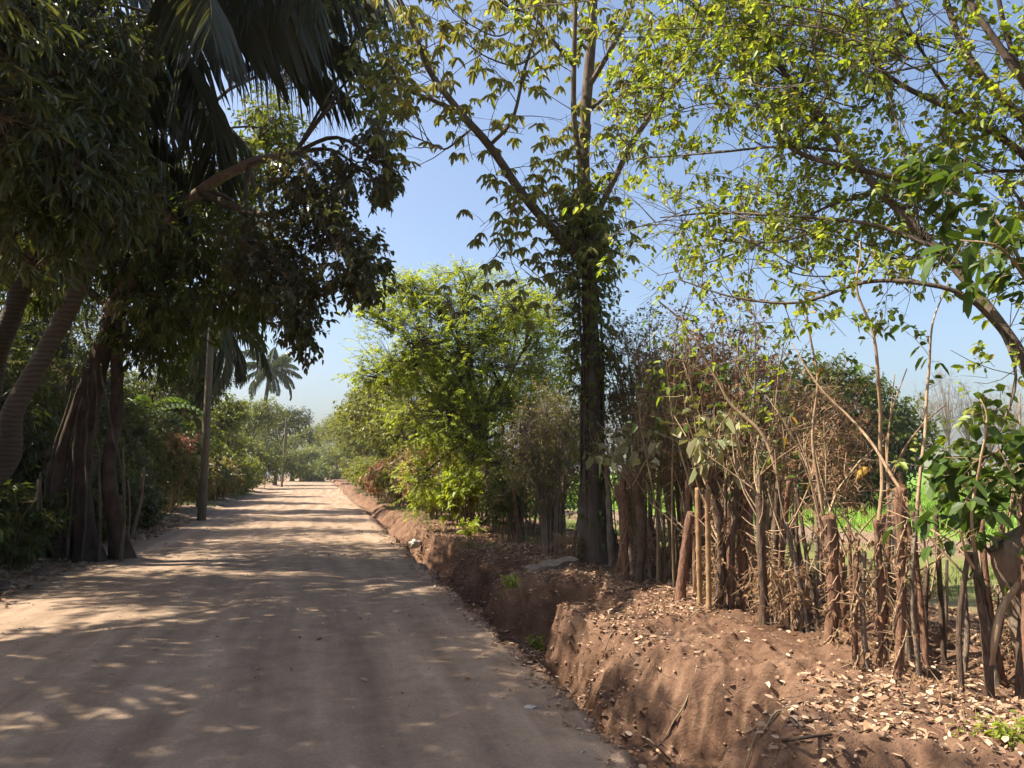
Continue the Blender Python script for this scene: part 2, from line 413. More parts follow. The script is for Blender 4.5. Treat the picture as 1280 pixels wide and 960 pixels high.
# ------------------------------------------------------------------ ground
_EY = [-20, 2.0, 3.2, 3.8, 4.35, 4.65, 5.35, 5.7, 6.6, 8.0, 8.4, 9.3, 9.7, 10.9, 11.3, 12.2, 12.7, 14.5, 14.9, 16, 16.6, 19, 19.6, 21, 22, 25, 25.6, 27, 28, 33, 34, 36, 37, 45, 400]
_EX = [3.2, 3.3, 3.55, 2.75, 2.7, 3.42, 3.5, 2.95, 2.75, 2.72, 3.32, 3.45, 2.85, 2.68, 3.25, 3.3, 2.75, 2.66, 3.1, 3.05, 2.68, 2.65, 3.0, 2.95, 2.65, 2.65, 2.95, 2.9, 2.65, 2.65, 2.85, 2.8, 2.6, 2.6, 2.6]

def zg(x, y):
    x, y = np.broadcast_arrays(np.asarray(x, float), np.asarray(y, float))
    q = np.stack([x, y, 0*x], -1)
    near = sstep(60, 25, y)
    n1 = fbm(q*.9, 4); n2 = fbm(q*4.3+9, 4); n3 = fbm(q*1.9+50, 3)
    road = -.03*((x+1.2)/3)**2 + .016*n1 + .007*n2
    road = road - .022*np.exp(-((x-.55+.1*n1)/.28)**2) - .022*np.exp(-((x+1.1+.1*n1)/.3)**2) - .014*np.exp(-((x+2.6)/.35)**2)
    lv = sstep(-4.1+.35*n3, -5.0+.35*n3, x)*(.13+.06*n1)+sstep(-4.6, -7, x)*.1
    w = .10*n3+.035*n2
    near = sstep(34, 14, y); dep = (.60+.08*n1)*(.22+.78*near)
    ditch = -dep*sstep(1.78+w, 2.18+w, x)
    E = np.interp(y, _EY, _EX); E = 3.0+(E-3.0)*1.2+.14*n3+.06*n2+.45*sstep(30, 60, y)*n3
    wdt = .48+.26*vnoise(q*.8+31); rise = sstep(E-np.clip(wdt, .26, .9), E, x)
    rise = rise**1.1
    top = .15-.02*sstep(20, 40, y)
    bank = (dep+top+.06*n1)*rise
    lip = .03*np.exp(-((x-1.72-w)/.12)**2)*n2
    z = road*(1-sstep(1.7, 2.6, x))+lv+ditch+bank+lip
    rough = sstep(1.9, 2.3, x)*sstep(9, 5.5, x)
    n4 = fbm(np.stack([x*5, y*11, 0*x+70], -1), 3); n5 = fbm(q*13+33, 2)
    bell = np.sin(rise*np.pi)
    g1 = np.exp(-(fbm(np.stack([x*1.6, y*5.5, 0*x+90], -1), 2)/.16)**2); g2 = np.exp(-(fbm(np.stack([x*4.5, y*12, 0*x+120], -1), 2)/.2)**2); g3 = np.exp(-(fbm(q*7+140, 2)/.14)**2)
    z = z-rough*near*(.085*g1*bell+.05*g2*bell+.028*g3*(.35+bell)); z = z+rough*near*.03*np.abs(fbm(q*9+60, 3))
    z = z+rough*((.035*n2+.02*n1)*(1+.6*bell)+.06*n4*bell+.03*n5*near+.013*fbm(q*24+7, 3)*near)
    z = z-sstep(5.2, 9, x)*.30+sstep(8, 14, x)*.03*n1
    return z

def gz(x, y):
    return float(zg(np.array([x]), np.array([y]))[0])

def grid_axis(segs):
    out = []
    for a, b, st in segs:
        n = max(1, int(round((b-a)/st))); out += list(np.linspace(a, b, n, endpoint=False))
    return out

xsL = [-1500, -700, -300, -120, -60, -30]+grid_axis([(-20, -8, .8), (-8, -5.4, .2)])
xsR = grid_axis([(-5.4, -3.9, .09), (-3.9, 1.5, .11), (1.5, 1.75, .05)])
xsB = grid_axis([(1.75, 3.9, .02), (3.9, 5.4, .075), (5.4, 6.6, .2)])
xsF = grid_axis([(6.6, 14, .6), (14, 30, 2), (30, 60, 5)])+[60, 80, 120, 200, 400, 800, 1500]
ys = [-30, -20, -12, -6, -2, 0, 1.2]+grid_axis([(2.2, 3.4, .1), (3.4, 10, .02), (10, 14, .05), (14, 24, .12), (24, 40, .3), (40, 80, 1.2), (80, 160, 6)])+[160, 180, 220, 300, 450, 700, 1100, 1600]

def sheet(name, xs, mat):
    X, Y = np.meshgrid(np.array(xs), np.array(ys)); Z = zg(X, Y)
    v = np.stack([X, Y, Z], -1).reshape(-1, 3); nx, ny = len(xs), len(ys)
    a = (np.arange(ny-1)[:, None]*nx+np.arange(nx-1)[None]).reshape(-1)
    mb = MB(); mb.add(v, np.stack([a, a+1, a+nx+1, a+nx], 1))
    return tag(mb.build(name, mat), kind='structure')

sheet('left_verge_ground', xsL+[xsR[0]], soilmat('verge_soil', 'verge'))
sheet('dirt_road', xsR+[xsB[0]], soilmat('road_dirt', 'road'))
sheet('ditch_and_bank', xsB+[xsF[0]], soilmat('bank_soil', 'bank'))
sheet('field_ground', xsF, soilmat('field_soil', 'field'))

# ------------------------------------------------------------------ sky, sun, camera
SUN_EL = 51.0
sd = np.array([-.97, .20]); sd = sd/np.linalg.norm(sd)
TOSUN = np.array([sd[0]*math.cos(rad(SUN_EL)), sd[1]*math.cos(rad(SUN_EL)), math.sin(rad(SUN_EL))])
w = bpy.data.worlds.new('World'); SC.world = w; w.use_nodes = True
nt = w.node_tree; nt.nodes.clear()
st = nt.nodes.new('ShaderNodeTexSky'); st.sky_type = 'NISHITA'; st.sun_disc = False
st.sun_elevation = rad(SUN_EL); st.sun_rotation = math.atan2(sd[0], sd[1]) % (2*math.pi)
st.air_density = 1.0; st.dust_density = 4.0; st.ozone_density = 2.2; st.altitude = 100
bg = nt.nodes.new('ShaderNodeBackground'); bg.inputs[1].default_value = .096
wo = nt.nodes.new('ShaderNodeOutputWorld'); nt.links.new(st.outputs[0], bg.inputs[0]); nt.links.new(bg.outputs[0], wo.inputs[0])
sl = bpy.data.lights.new('sun', 'SUN'); sl.energy = 5.0; sl.angle = rad(.53); sl.color = (1, .91, .76)
so = bpy.data.objects.new('sun', sl); COL.objects.link(so); so.location = (-20, 10, 40)
so.rotation_euler = Vector(-TOSUN).to_track_quat('-Z', 'Y').to_euler()
cd = bpy.data.cameras.new('camera'); co = bpy.data.objects.new('camera', cd); COL.objects.link(co)
cd.sensor_fit = 'HORIZONTAL'; cd.sensor_width = 36; cd.lens = 36*FPX/1280; cd.clip_start = .05; cd.clip_end = 5000
co.matrix_world = Matrix(((RV[0], UV[0], -FV[0], CAM[0]), (RV[1], UV[1], -FV[1], CAM[1]), (RV[2], UV[2], -FV[2], CAM[2]), (0, 0, 0, 1)))
SC.camera = co
SC.view_settings.view_transform = 'Standard'; SC.view_settings.look = 'None'; SC.view_settings.gamma = 1
SC.view_settings.exposure = 1.42; SC.view_settings.use_curve_mapping = False
SC.cycles.max_bounces = 6; SC.cycles.diffuse_bounces = 4; SC.cycles.glossy_bounces = 2; SC.cycles.transmission_bounces = 4
SC.cycles.use_denoising = True
SC.cycles.caustics_reflective = False; SC.cycles.caustics_refractive = False

# ------------------------------------------------------------------ thin dusty air
def haze(x0, x1, y0, y1, z0, z1, dens):
    v = np.array([(x, y, z) for z in (z0, z1) for y in (y0, y1) for x in (x0, x1)], float)
    f = np.array([(0, 2, 3, 1), (4, 5, 7, 6), (0, 1, 5, 4), (2, 6, 7, 3), (0, 4, 6, 2), (1, 3, 7, 5)])
    m, nt, N, L = newmat('dusty_air'); p = N.new('ShaderNodeVolumePrincipled'); p.inputs['Density'].default_value = dens
    p.inputs['Color'].default_value = (.93, .94, .95, 1); p.inputs['Anisotropy'].default_value = .2
    o = N.new('ShaderNodeOutputMaterial'); L.new(p.outputs[0], o.inputs['Volume'])
    b = MB(); b.add(v, f); tag(b.build('haze', m, smooth=False), kind='stuff')
haze(-1600, 1600, -40, 1700, -2, 19, .00038)
SC.cycles.volume_bounces = 0

# ------------------------------------------------------------------ leaf kinds
SP_MANGO = dict(kind='alt', n=11, L=.17, W=.042, droop=.75, bend=.22, hang=.35, rough=.5)
SP_ROUND = dict(kind='alt', n=10, L=.105, W=.055, droop=.6, hang=.3, bend=.2)
SP_LIME = dict(kind='alt', n=9, L=.064, W=.036, droop=.3, bend=.2)
SP_PINN = dict(kind='pinnate', n=16, L=.085, W=.042, droop=.2, simple=True)
SP_PALM = dict(kind='rosette', n=8, L=.145, W=.055, droop=.7, bend=.3, wide=.5)
SP_FAR = dict(kind='alt', n=8, L=.2, W=.12, droop=.3, simple=True)
SP_MID = dict(kind='alt', n=9, L=.12, W=.055, droop=.4, simple=True)
SP_DRY = dict(kind='alt', n=5, L=.05, W=.028, droop=.5, simple=True)

# ------------------------------------------------------------------ trees with explicit branches
def side_shoots(wmb, lmb, c, rng, n, ln, sp, t0=.15, r=.006, up=.25, spread=1.0, second=3, clump=None):
    """twigs off a branch centre line c, each with a few finer twigs and leaves"""
    m = len(c); t = rng.uniform(t0, 1, n)*(m-1); i = np.minimum(t.astype(int), m-2); f = (t-i)[:, None]
    S = c[i]*(1-f)+c[i+1]*f; T = nrm(c[i+1]-c[i])
    D = nrm(T*.55+nrm(rng.normal(size=(n, 3)))*spread+np.array([0, 0, up]))
    L = ln*rng.uniform(.5, 1.3, (n, 1)); E = S+D*L
    twigs(wmb, S, E, r, r*.45, .06, rng)
    k = second
    t2 = rng.uniform(.3, 1, (n, k, 1)); S2 = (S[:, None]*(1-t2)+E[:, None]*t2).reshape(-1, 3)
    D2 = nrm(np.repeat(D, k, 0)*.6+nrm(rng.normal(size=(n*k, 3)))*.9+np.array([0, 0, up*.5]))
    E2 = S2+D2*ln*.5*rng.uniform(.5, 1.2, (n*k, 1))
    twigs(wmb, S2, E2, r*.45, r*.22, .06, rng)
    if clump is not None:
        kp = fbm(S2*1.5+5, 2) > -.5+clump*.6*rng.uniform(.3, 1.3, len(S2)); S2, E2 = S2[kp], E2[kp]
    twig_leaves(lmb, S2, E2, sp, rng)

def branch_tree(name, label, cat, base, trunk, tr, branches, bark, leafm, sp, rng, ln=.55, dens=26, group=None, r=.006, second=3, flare=.5, bump=.12, up=.2, clump=None):
    root = empty(name, base, label, cat, group)
    t = MB(); known = tube(t, trunk, tr, 14, None, bump, 3, flare); t.build('trunk', bark, root, base)
    lf = MB()
    for pts, rr, dn in branches:
        d_ = np.linalg.norm(known-pts[0], axis=1)
        if .04 < d_.min() < 3: pts = [known[d_.argmin()]]+list(pts)
        bmb = MB(); c = tube(bmb, pts, rr, 7, None, .1, len(pts), cap=True); known = np.vstack([known, c])
        L = np.linalg.norm(np.diff(c, axis=0), axis=1).sum()
        n = int(L*dens*dn)
        if n: side_shoots(bmb, lf, c, rng, n, ln, sp, r=r, second=second, up=up, clump=clump)
        bmb.build('limb', bark, root, base)
    lf.build('crown', leafm, root, base, smooth=False)
    return root

def PP(*pts):
    return [P(*p) for p in pts]

# --- right, near: two trees whose arching branches reach in from beyond the right edge
rng = np.random.default_rng(11)
b0 = np.array([5.5, 3.3, gz(5.5, 3.3)-.05])
tr = [b0, b0+[-.05, .1, .9], P(1345, 590, 5.1), P(1280, 450, 5.4), P(1220, 365, 5.7), P(1160, 300, 6.0), P(1100, 240, 6.3)]
br = [
 (PP((1100,240,6.3),(1040,165,6.6),(1000,115,6.9),(950,50,7.2),(905,-20,7.5)), [.034,.026,.012], 1.0),
 (PP((1165,236,6.2),(1100,218,6.2),(1010,196,6.4),(970,165,6.6),(945,110,6.9),(925,50,7.1),(905,-10,7.3)), [.024,.022,.018,.009], 1.2),
 (PP((1262,425,5.5),(1210,372,5.4),(1150,354,5.5),(1080,353,5.7),(1000,378,6.0),(920,372,6.3),(850,350,6.6)), [.021,.016,.006], .55),
 (PP((1215,362,5.7),(1190,322,5.8),(1100,283,6.2),(1010,272,6.6),(900,266,7.0),(825,272,7.3)), [.02,.016,.006], .8),
 (PP((1100,240,6.3),(1030,260,6.8),(960,300,7.3),(880,330,7.8),(820,345,8.1)), [.014,.010,.004], .9),
 (PP((1060,190,6.5),(980,183,6.9),(900,190,7.4),(830,196,7.9),(770,200,8.3)), [.014,.011,.005], .9),
 (PP((1030,150,6.7),(960,135,7.1),(880,130,7.6),(820,150,8.0)), [.013,.010,.004], 1.1),
 (PP((1000,110,6.9),(1020,50,6.8),(1030,0,6.8),(1040,-60,6.8)), [.014,.010,.006], 1.1),
 (PP((960,60,7.2),(890,60,7.6),(830,80,7.9)), [.012,.01,.004], 1.3),
 (PP((985,100,7.0),(900,30,7.4),(860,0,7.6),(820,-30,7.8)), [.012,.01,.004], 1.3),
 (PP((1180,310,5.9),(1130,330,6.4),(1060,300,7.0),(990,250,7.4),(930,230,7.8)), [.012,.01,.004], .9),
 (PP((1240,390,5.6),(1270,470,5.2),(1240,560,5.1),(1215,600,5.1)), [.012,.009,.003], .5),
 (PP((1150,290,6.0),(1120,150,6.6),(1090,60,7.0),(1070,-30,7.2)), [.013,.01,.004], 1.0),
]
for k_ in range(16):
    y_ = rng.uniform(-10, 330); x_ = rng.uniform(960, 1200); d_ = rng.uniform(6, 7.2); ln_ = rng.uniform(180, 380)
    br.append((PP((x_, y_+rng.uniform(10, 60), d_), (x_-ln_*.35, y_+rng.uniform(-10, 20), d_+.3), (x_-ln_*.7, y_-5, d_+.7), (x_-ln_, y_+rng.uniform(-10, 40), d_+1)), [.009, .006, .003], .4))
branch_tree('arching_tree', 'slender leaning tree arching long thin lime leaved branches across the sky from right edge', 'tree', b0, tr, [.07,.06,.05,.04,.035,.031,.028], br, M['bark'], M['lime'], SP_LIME, rng, ln=.55, dens=17, r=.0045, clump=.5)

rng = np.random.default_rng(12)
b0 = np.array([6.5, 4.4, gz(6.5, 4.4)-.05])
tr = [b0, b0+[0, .1, 1.2], b0+[-.1, .2, 2.4], P(1340, 270, 6.3)]
br = [
 (PP((1340,270,6.3),(1275,190,6.4),(1205,145,6.6),(1125,105,6.9),(1075,65,7.2),(1020,30,7.5)), [.034,.024,.010], 1.0),
 (PP((1335,230,6.2),(1290,160,6.2),(1240,110,6.4),(1205,60,6.6),(1180,-10,6.8),(1170,-70,6.9)), [.04,.032,.022], .7),
 (PP((1330,180,6.1),(1285,110,6.0),(1250,60,6.1),(1212,0,6.3),(1195,-60,6.4)), [.034,.03,.02], .6),
 (PP((1320,200,6.0),(1275,90,6.1),(1255,30,6.2),(1240,-50,6.3)), [.028,.022,.016], .6),
 (PP((1300,215,6.3),(1225,215,6.6),(1150,235,6.9),(1060,270,7.3)), [.018,.013,.005], 1.0),
 (PP((1290,300,6.2),(1210,290,6.5),(1150,260,6.9),(1090,230,7.3)), [.018,.013,.005], .8),
 (PP((1205,145,6.6),(1150,60,6.9),(1120,0,7.0),(1100,-50,7.1)), [.016,.012,.006], 1.1),
 (PP((1210,70,6.6),(1130,40,6.9),(1060,20,7.3),(980,25,7.8)), [.014,.011,.004], 1.1),
 ([np.array(p_) for p_ in [(5.9,4.4,3.6),(5.2,3.2,5.4),(4.4,1.6,6.6),(3.6,-.4,7.2)]], [.05,.04,.02], 1.6),  # this and the next two limbs stay out of view, added to dim skylight
 ([np.array(p_) for p_ in [(6.2,4.2,3.4),(6.4,2.4,5.2),(6.2,.2,6.4),(5.8,-2.4,7.0)]], [.05,.04,.02], 1.6),
 ([np.array(p_) for p_ in [(5.2,3.2,5.4),(5.0,1.8,7.0),(4.6,-.2,8.2)]], [.03,.02,.01], 1.6),
 (PP((1320,330,6.2),(1275,250,6.1),(1240,215,6.2),(1180,190,6.5)), [.016,.012,.005], 1.0),
]
SP_L2 = dict(SP_LIME, L=.072, W=.04)
branch_tree('arching_tree', 'leafy tree with steep dark branches at the top right corner behind the arching one', 'tree', b0, tr, [.10,.09,.075,.05], br, M['barkdark'], M['lime'], SP_L2, rng, ln=.6, dens=14, r=.005, clump=.5)

# broad hanging leaves inside the right crown
rng = np.random.default_rng(13)
b0 = np.array([5.0, 4.6, gz(5.0, 4.6)-.03])
br = [(PP((1330,470,5.2),(1290,360,5.2),(1255,290,5.3),(1215,250,5.5),(1150,235,5.8)), [.018,.012,.006], 1.0),
      (PP((1290,360,5.2),(1250,310,5.0),(1200,300,5.1)), [.012,.009,.004], 1.0),
      (PP((1330,480,5.2),(1290,540,5.0),(1235,570,5.1),(1190,590,5.3)), [.012,.008,.004], .8),
      (PP((1330,490,5.2),(1290,600,5.0),(1262,640,5.0)), [.012,.008,.004], 1.0)]
SP_BROAD = dict(kind='alt', n=4, L=.15, W=.085, droop=.5, bend=.25, wide=.45)
branch_tree('broad_leaved_sapling', 'sapling with broad hanging green leaves in front of right edge branches', 'sapling', b0, [b0, b0+[.1, .05, .8], P(1330, 480, 5.2)], [.03,.025,.018], br, M['twig'], M['bigleaf'], SP_BROAD, rng, ln=.3, dens=13, r=.004, second=2)

# --- the tall tree with hand shaped leaf clusters
rng = np.random.default_rng(21)
b0 = G(745, 708, .12); D0 = depth(b0); b0[2] = gz(b0[0], b0[1])-.05
tr = [b0]+PP((741,600,D0),(738,480,D0),(737,400,D0),(735,330,D0),(729,230,D0),(733,130,D0),(740,30,D0),(746,-90,D0))
def q(*l): return [P(a, b, D0+c) for a, b, c in l]
br = [
 (q((735,335,0),(695,290,-.3),(655,245,-.6),(612,182,-1),(575,140,-1.2),(535,85,-1.4),(515,30,-1.5),(490,-20,-1.5)), [.085,.07,.05,.022], .9),
 (q((575,140,-1.2),(540,125,-1.4),(500,105,-1.6),(482,60,-1.8)), [.035,.025,.01], .7),
 (q((612,182,-1),(640,150,-1.3),(655,90,-1.5),(672,20,-1.6),(665,-40,-1.6)), [.03,.022,.012], .5),
 (q((655,245,-.6),(640,262,-1),(632,300,-1.3),(612,330,-1.4)), [.022,.015,.006], .8),
 (q((590,160,-1.1),(560,185,-1.3),(545,182,-1.4),(515,170,-1.5)), [.02,.014,.006], 1.2),
 (q((728,215,0),(718,150,-.3),(718,60,-.5),(722,-60,-.6)), [.055,.045,.03], .6),
 (q((716,80,-.5),(690,50,-.7),(665,20,-.9),(630,5,-1.1),(600,-30,-1.2)), [.035,.024,.012], .9),
 (q((690,50,-.7),(650,80,-1.2),(610,72,-1.4),(575,48,-1.6)), [.02,.013,.005], .7),
 (q((660,20,-.9),(625,45,-1.4),(590,32,-1.7),(565,15,-1.8)), [.016,.011,.005], .7),
 (q((730,300,0),(760,240,-.3),(790,180,-.5),(820,135,-.7),(855,90,-.9),(885,30,-1),(900,-30,-1)), [.055,.042,.02], 1.0),
 (q((733,140,0),(765,115,.3),(800,95,.5),(850,70,.7)), [.04,.03,.012], .7),
 (q((735,110,0),(765,60,-.5),(790,10,-.7),(805,-50,-.9)), [.045,.03,.015], .6),
 (q((737,40,0),(700,10,.4),(680,-30,.8)), [.04,.03,.015], .6),
 (q((735,320,0),(710,300,-.6),(690,262,-.9),(682,225,-1.1)), [.02,.014,.006], 1.0),
 (q((736,350,0),(705,340,-.7),(680,345,-.9),(662,355,-1)), [.02,.014,.006], 1.2),
]
tall = branch_tree('tall_cluster_leaved_tree', 'tallest tree beside the ditch with straight grey trunk and drooping hand shaped leaf clusters', 'tree', b0, tr, [.26,.18,.15,.13,.12,.105,.09,.07,.05], br, M['bark'], M['palmate'], SP_PALM, rng, ln=.75, dens=7.5, r=.009, second=3, flare=.9, bump=.16)
# creeper clothing the lower trunk and a nest of vine at the fork
vl, vw = MB(), MB()
tc = spline(np.array(tr[:7]), 60)
for k in range(9):
    ph = rng.uniform(0, 6.28)+np.linspace(0, rng.uniform(-3, 3), 40)
    i0 = rng.integers(0, 18); cc = tc[i0:i0+40]; off = np.stack([np.cos(ph), np.sin(ph), 0*ph], 1)[:len(cc)]
    tube(vw, cc+off*np.interp(np.arange(len(cc)), [0, 40], [.215, .15])[:, None], [.022, .012], 5, 60, .1, k)
def vine_leaves(i0, i1, n, R, sp, ln):
    c = tc[rng.integers(i0, i1, n)]; ph = rng.uniform(0, 6.28, n); o = np.stack([np.cos(ph), np.sin(ph), rng.normal(size=n)*.25], 1)
    rr = R*rng.uniform(.15, 1, (n, 1)); S = c+o*rr*.4+np.array([0, 0, .2])*rng.normal(size=(n, 1)); E = S+nrm(o+np.array([0, 0, -.25]))*ln*rng.uniform(.4, 1.2, (n, 1))
    twigs(vw, S, E, .004, .002, .05, rng); twig_leaves(vl, S, E, sp, rng)
vine_leaves(22, 46, 420, .55, dict(kind='alt', n=7, L=.085, W=.042, droop=.6, bend=.2), .4)
vine_leaves(40, 50, 300, .62, dict(kind='alt', n=8, L=.10, W=.048, droop=.6, bend=.2), .45)
vine_leaves(0, 24, 260, .40, dict(kind='alt', n=7, L=.06, W=.035, droop=.6, bend=.2), .35)
vo = vw.build('vine', M['barkdark'], tall, b0); vl.build('vine_leaves', M['far'], vo, b0, smooth=False)

# --- a generic crown tree
def crown_tree(name, label, cat, base, trunk, tr, lobes, ntw, sp, bark, leafm, seed, fork=None, forks=None, group=None, **kw):
    rng = np.random.default_rng(seed)
    root = empty(name, base, label, cat, group)
    t = MB(); tube(t, trunk, tr, 12, None, kw.pop('bump', .14), seed, kw.pop('flare', .6)); t.build('trunk', bark, root, base)
    foliage(root, base, lobes, trunk[-1] if fork is None else fork, ntw, sp, bark, leafm, rng, forks=forks, **kw)
    return root

def base_at(x, y): return np.array([x, y, gz(x, y)-.06])

# --- bright bushy tree leaning over the road
b0 = base_at(4.5, 20.0)
tk = [b0, b0+[-.1, -.1, 1.2], b0+[-.3, -.2, 2.4]]
lb = [lobe(630,470,19.5,85,75,1.6), lobe(560,440,19.0,80,70,1.5), lobe(500,440,18.8,60,50,1.2), lobe(540,375,19.2,55,38,1.0), lobe(620,395,19.5,80,45,1.4),
      lobe(465,392,18.6,40,22,.8), lobe(460,470,18.6,35,16,.7), lobe(545,520,18.6,70,60,1.4), lobe(600,560,18.3,60,50,1.2), lobe(520,600,18.2,24,45,.7), lobe(660,540,19,50,60,1.2), lobe(500,355,19,38,18,.7), lobe(665,420,20,45,50,1.2), lobe(575,345,19.4,45,16,.8)]
crown_tree('bushy_lime_tree', 'bushy bright lime green tree leaning over the road beyond the tall tree', 'tree', b0, tk, [.16,.14,.11], lb, 5200, SP_PINN, M['bark'], M['bush_lime'], 31, lr=.05, twl=.42, sub=9, hole=.6, hs=1.2, shell=2.1)
b0 = base_at(5.4, 23.0)
crown_tree('leafy_tree', 'mid green tree standing close behind the bright lime tree and tall trunk', 'tree', b0, [b0, b0+[0, 0, 1.5], b0+[.1, 0, 3]], [.13,.11,.09],
           [lobe(690,470,22,60,60,1.5), lobe(650,380,22.5,50,35,1.3), lobe(705,400,22,45,45,1.2), lobe(680,560,21,50,55,1.3), lobe(640,600,20,45,45,1.0)], 1300, SP_MID, M['bark'], M['far'], 32, lr=.045, hole=.6)

# --- left: tall gnarled tree with dark drooping crown over the road
b0 = G(112, 692, .1); DL = depth(b0); b0[2] = gz(b0[0], b0[1])-.08
root = empty('gnarled_dark_tree', b0, 'big gnarled tree on the left verge with fused trunks and dark crown drooping over road', 'tree')
tkp = [b0]+PP((100,620,DL),(108,530,DL),(122,450,DL),(138,395,DL))
t = MB(); tube(t, tkp, [.24,.19,.165,.155,.15], 22, 60, .30, 4, .7, bscale=2.6); t.build('trunk', M['barkdark'], root, b0)
t = MB(); tube(t, [b0+[.55, .1, 0]]+PP((136,600,DL-.1),(146,520,DL),(146,450,DL+.1),(150,380,DL)), [.16,.12,.11,.10,.09], 16, 50, .26, 8, .6); t.build('trunk', M['barkdark'], root, b0)
t = MB(); tube(t, [b0+[-.5, -.1, 0]]+PP((70,610,DL-.2),(84,540,DL-.1),(112,460,DL-.1)), [.14,.10,.085,.08], 14, 44, .25, 9, .6); t.build('trunk', M['barkdark'], root, b0)
rg_ = np.random.default_rng(44)
for k in range(5):
    xa = 62+k*22+rg_.uniform(-5, 5); xb = 100+k*6; m = MB(); pb = G(xa, 694, .1); pb[2] = gz(pb[0], pb[1])-.03
    tube(m, [pb]+PP((xa+rg_.uniform(-4, 8), 610, DL-.25), ((xa+xb)/2, 530, DL-.2), (xb, 455, DL-.15)), [.035, .022, .02, .016], 7, 40, .2, k, .4, wob=.06); m.build('aerial_root', M['bark'], root, b0)
forkA = P(140, 390, DL)
limbA = PP((140,392,DL),(175,330,DL-.2),(215,280,DL-.4),(250,240,DL-.6),(310,205,DL-.8),(370,190,DL-1))
t = MB(); tube(t, limbA, [.19,.16,.14,.11,.08,.05], 10, 26, .14, 5); t.build('limb', M['barkpale'], root, b0)
t = MB(); tube(t, PP((215,282,DL-.4),(200,245,DL-.3),(225,215,DL-.2),(215,170,DL)), [.07,.06,.05,.03], 8, 16, .1, 6); t.build('limb', M['barkpale'], root, b0)
t = MB(); tube(t, PP((250,240,DL-.6),(300,262,DL-1.2),(345,268,DL-1.6),(380,250,DL-1.9),(430,225,DL-2.2)), [.07,.06,.05,.03], 8, 16, .1, 7); t.build('limb', M['bark'], root, b0)
lb = [lobe(395,250,DL-2,55,60,1.2), lobe(455,215,DL-2,40,48,1.0), lobe(478,205,DL-2.2,22,55,.7), lobe(425,320,DL-2.2,50,55,1.1), lobe(455,340,DL-2.3,32,50,.8), lobe(375,380,DL-2.4,34,50,.8),
      lobe(340,330,DL-1.8,60,60,1.2), lobe(378,420,DL-2.4,20,26,.5)]
fk = [limbA[4], limbA[5], limbA[5], limbA[5], limbA[5], limbA[4], limbA[3], limbA[4], limbA[5]]
foliage(root, b0, lb, forkA, 2100, SP_ROUND, M['bark'], M['round_dark'], np.random.default_rng(41), lr=.04, twl=.36, hole=.72, hs=1.6, forks=fk[:8], shell=2.0)
lb = [lobe(250,310,DL-.5,70,55,1.3), lobe(180,330,DL,60,60,1.3), lobe(130,290,DL+.3,70,70,1.5), lobe(230,390,DL-.6,60,40,1.1), lobe(300,380,DL-.8,45,40,1.0), lobe(60,330,DL+.5,60,70,1.4), lobe(190,430,DL+.2,50,45,1.1),
      lobe(390,70,DL+3,36,38,1.0)]
foliage(root, b0, lb, forkA, 2000, SP_MANGO, M['bark'], M['mid'], np.random.default_rng(42), lr=.06, twl=.4, hole=.6, hs=1.2, name='crown', limbs=True)

foliage(root, b0, [lobe(265,235,DL+2.2,55,45,1.3), lobe(315,215,DL+2.4,35,45,1.1), lobe(300,300,DL+2,50,45,1.2), lobe(225,260,DL+2,50,50,1.2), lobe(345,160,DL+2.6,40,40,1.1)], limbA[2], 1300, dict(SP_MID, L=.15, W=.065), M['bark'], M['far'], np.random.default_rng(46), lr=.04, twl=.4, hole=.6, hs=1.4, name='crown')
foliage(root, b0, [lobe(478,115,DL-1.6,38,52,1), lobe(445,45,DL-1.2,40,40,1), lobe(500,60,DL-1.8,25,35,.7)], limbA[5], 420, dict(SP_ROUND, n=7), M['bark'], M['far'], np.random.default_rng(45), lr=.028, twl=.4, hole=.75, hs=1.6, name='crown')

# --- left, near: tree whose trunk stands beyond the left edge; its drooping leaves fill the upper left
b0 = base_at(-7.2, 9.2)
lb = [lobe(60,190,9.0,95,85,1.4), lobe(120,240,9.4,65,70,1.2), lobe(20,290,9.0,70,70,1.2), lobe(30,60,9.3,90,70,1.5), lobe(140,70,10.3,55,60,.9), lobe(125,165,10.2,50,50,.9),
      wlobe(-4.2, 7.4, 6.2, 1.8, 1.1, 1.6), wlobe(-6.0, 6.6, 6.8, 2.0, 1.3, 1.8), wlobe(-7.4, 8.6, 7.6, 2.2, 1.5, 2.0), wlobe(-5.6, 9.6, 7.9, 2.0, 1.3, 1.8), wlobe(-8.6, 6.4, 6.6, 2, 1.5, 1.8), wlobe(-5.0, 4.8, 5.8, 1.8, 1.1, 1.6), wlobe(-3.6, 5.4, 5.4, 1.3, .8, 1.3), wlobe(-6.6, 11.5, 7.4, 1.9, 1.3, 1.6), wlobe(-7.4, 3.6, 6.8, 2, 1.3, 1.8), wlobe(-5.6, 2.6, 6.6, 2, 1.2, 1.8), wlobe(-4.2, 5.6, 7.3, 1.6, .9, 1.5), wlobe(-4.8, 7.6, 8.3, 1.6, .9, 1.4), wlobe(-3.6, 3.6, 6.8, 1.5, .8, 1.4), wlobe(-6.2, .2, 7.2, 2.2, 1.3, 2), wlobe(-4.4, 1.0, 7.8, 1.8, .9, 1.6), wlobe(-7.4, -2.6, 7.6, 2.4, 1.5, 2.2), wlobe(-4.6, -2.0, 8.2, 2, 1, 2), wlobe(-5.2, 10.6, 8.6, 1.7, 1.0, 1.6)]  # lobes beside and behind the camera are unseen, added to cut sky light
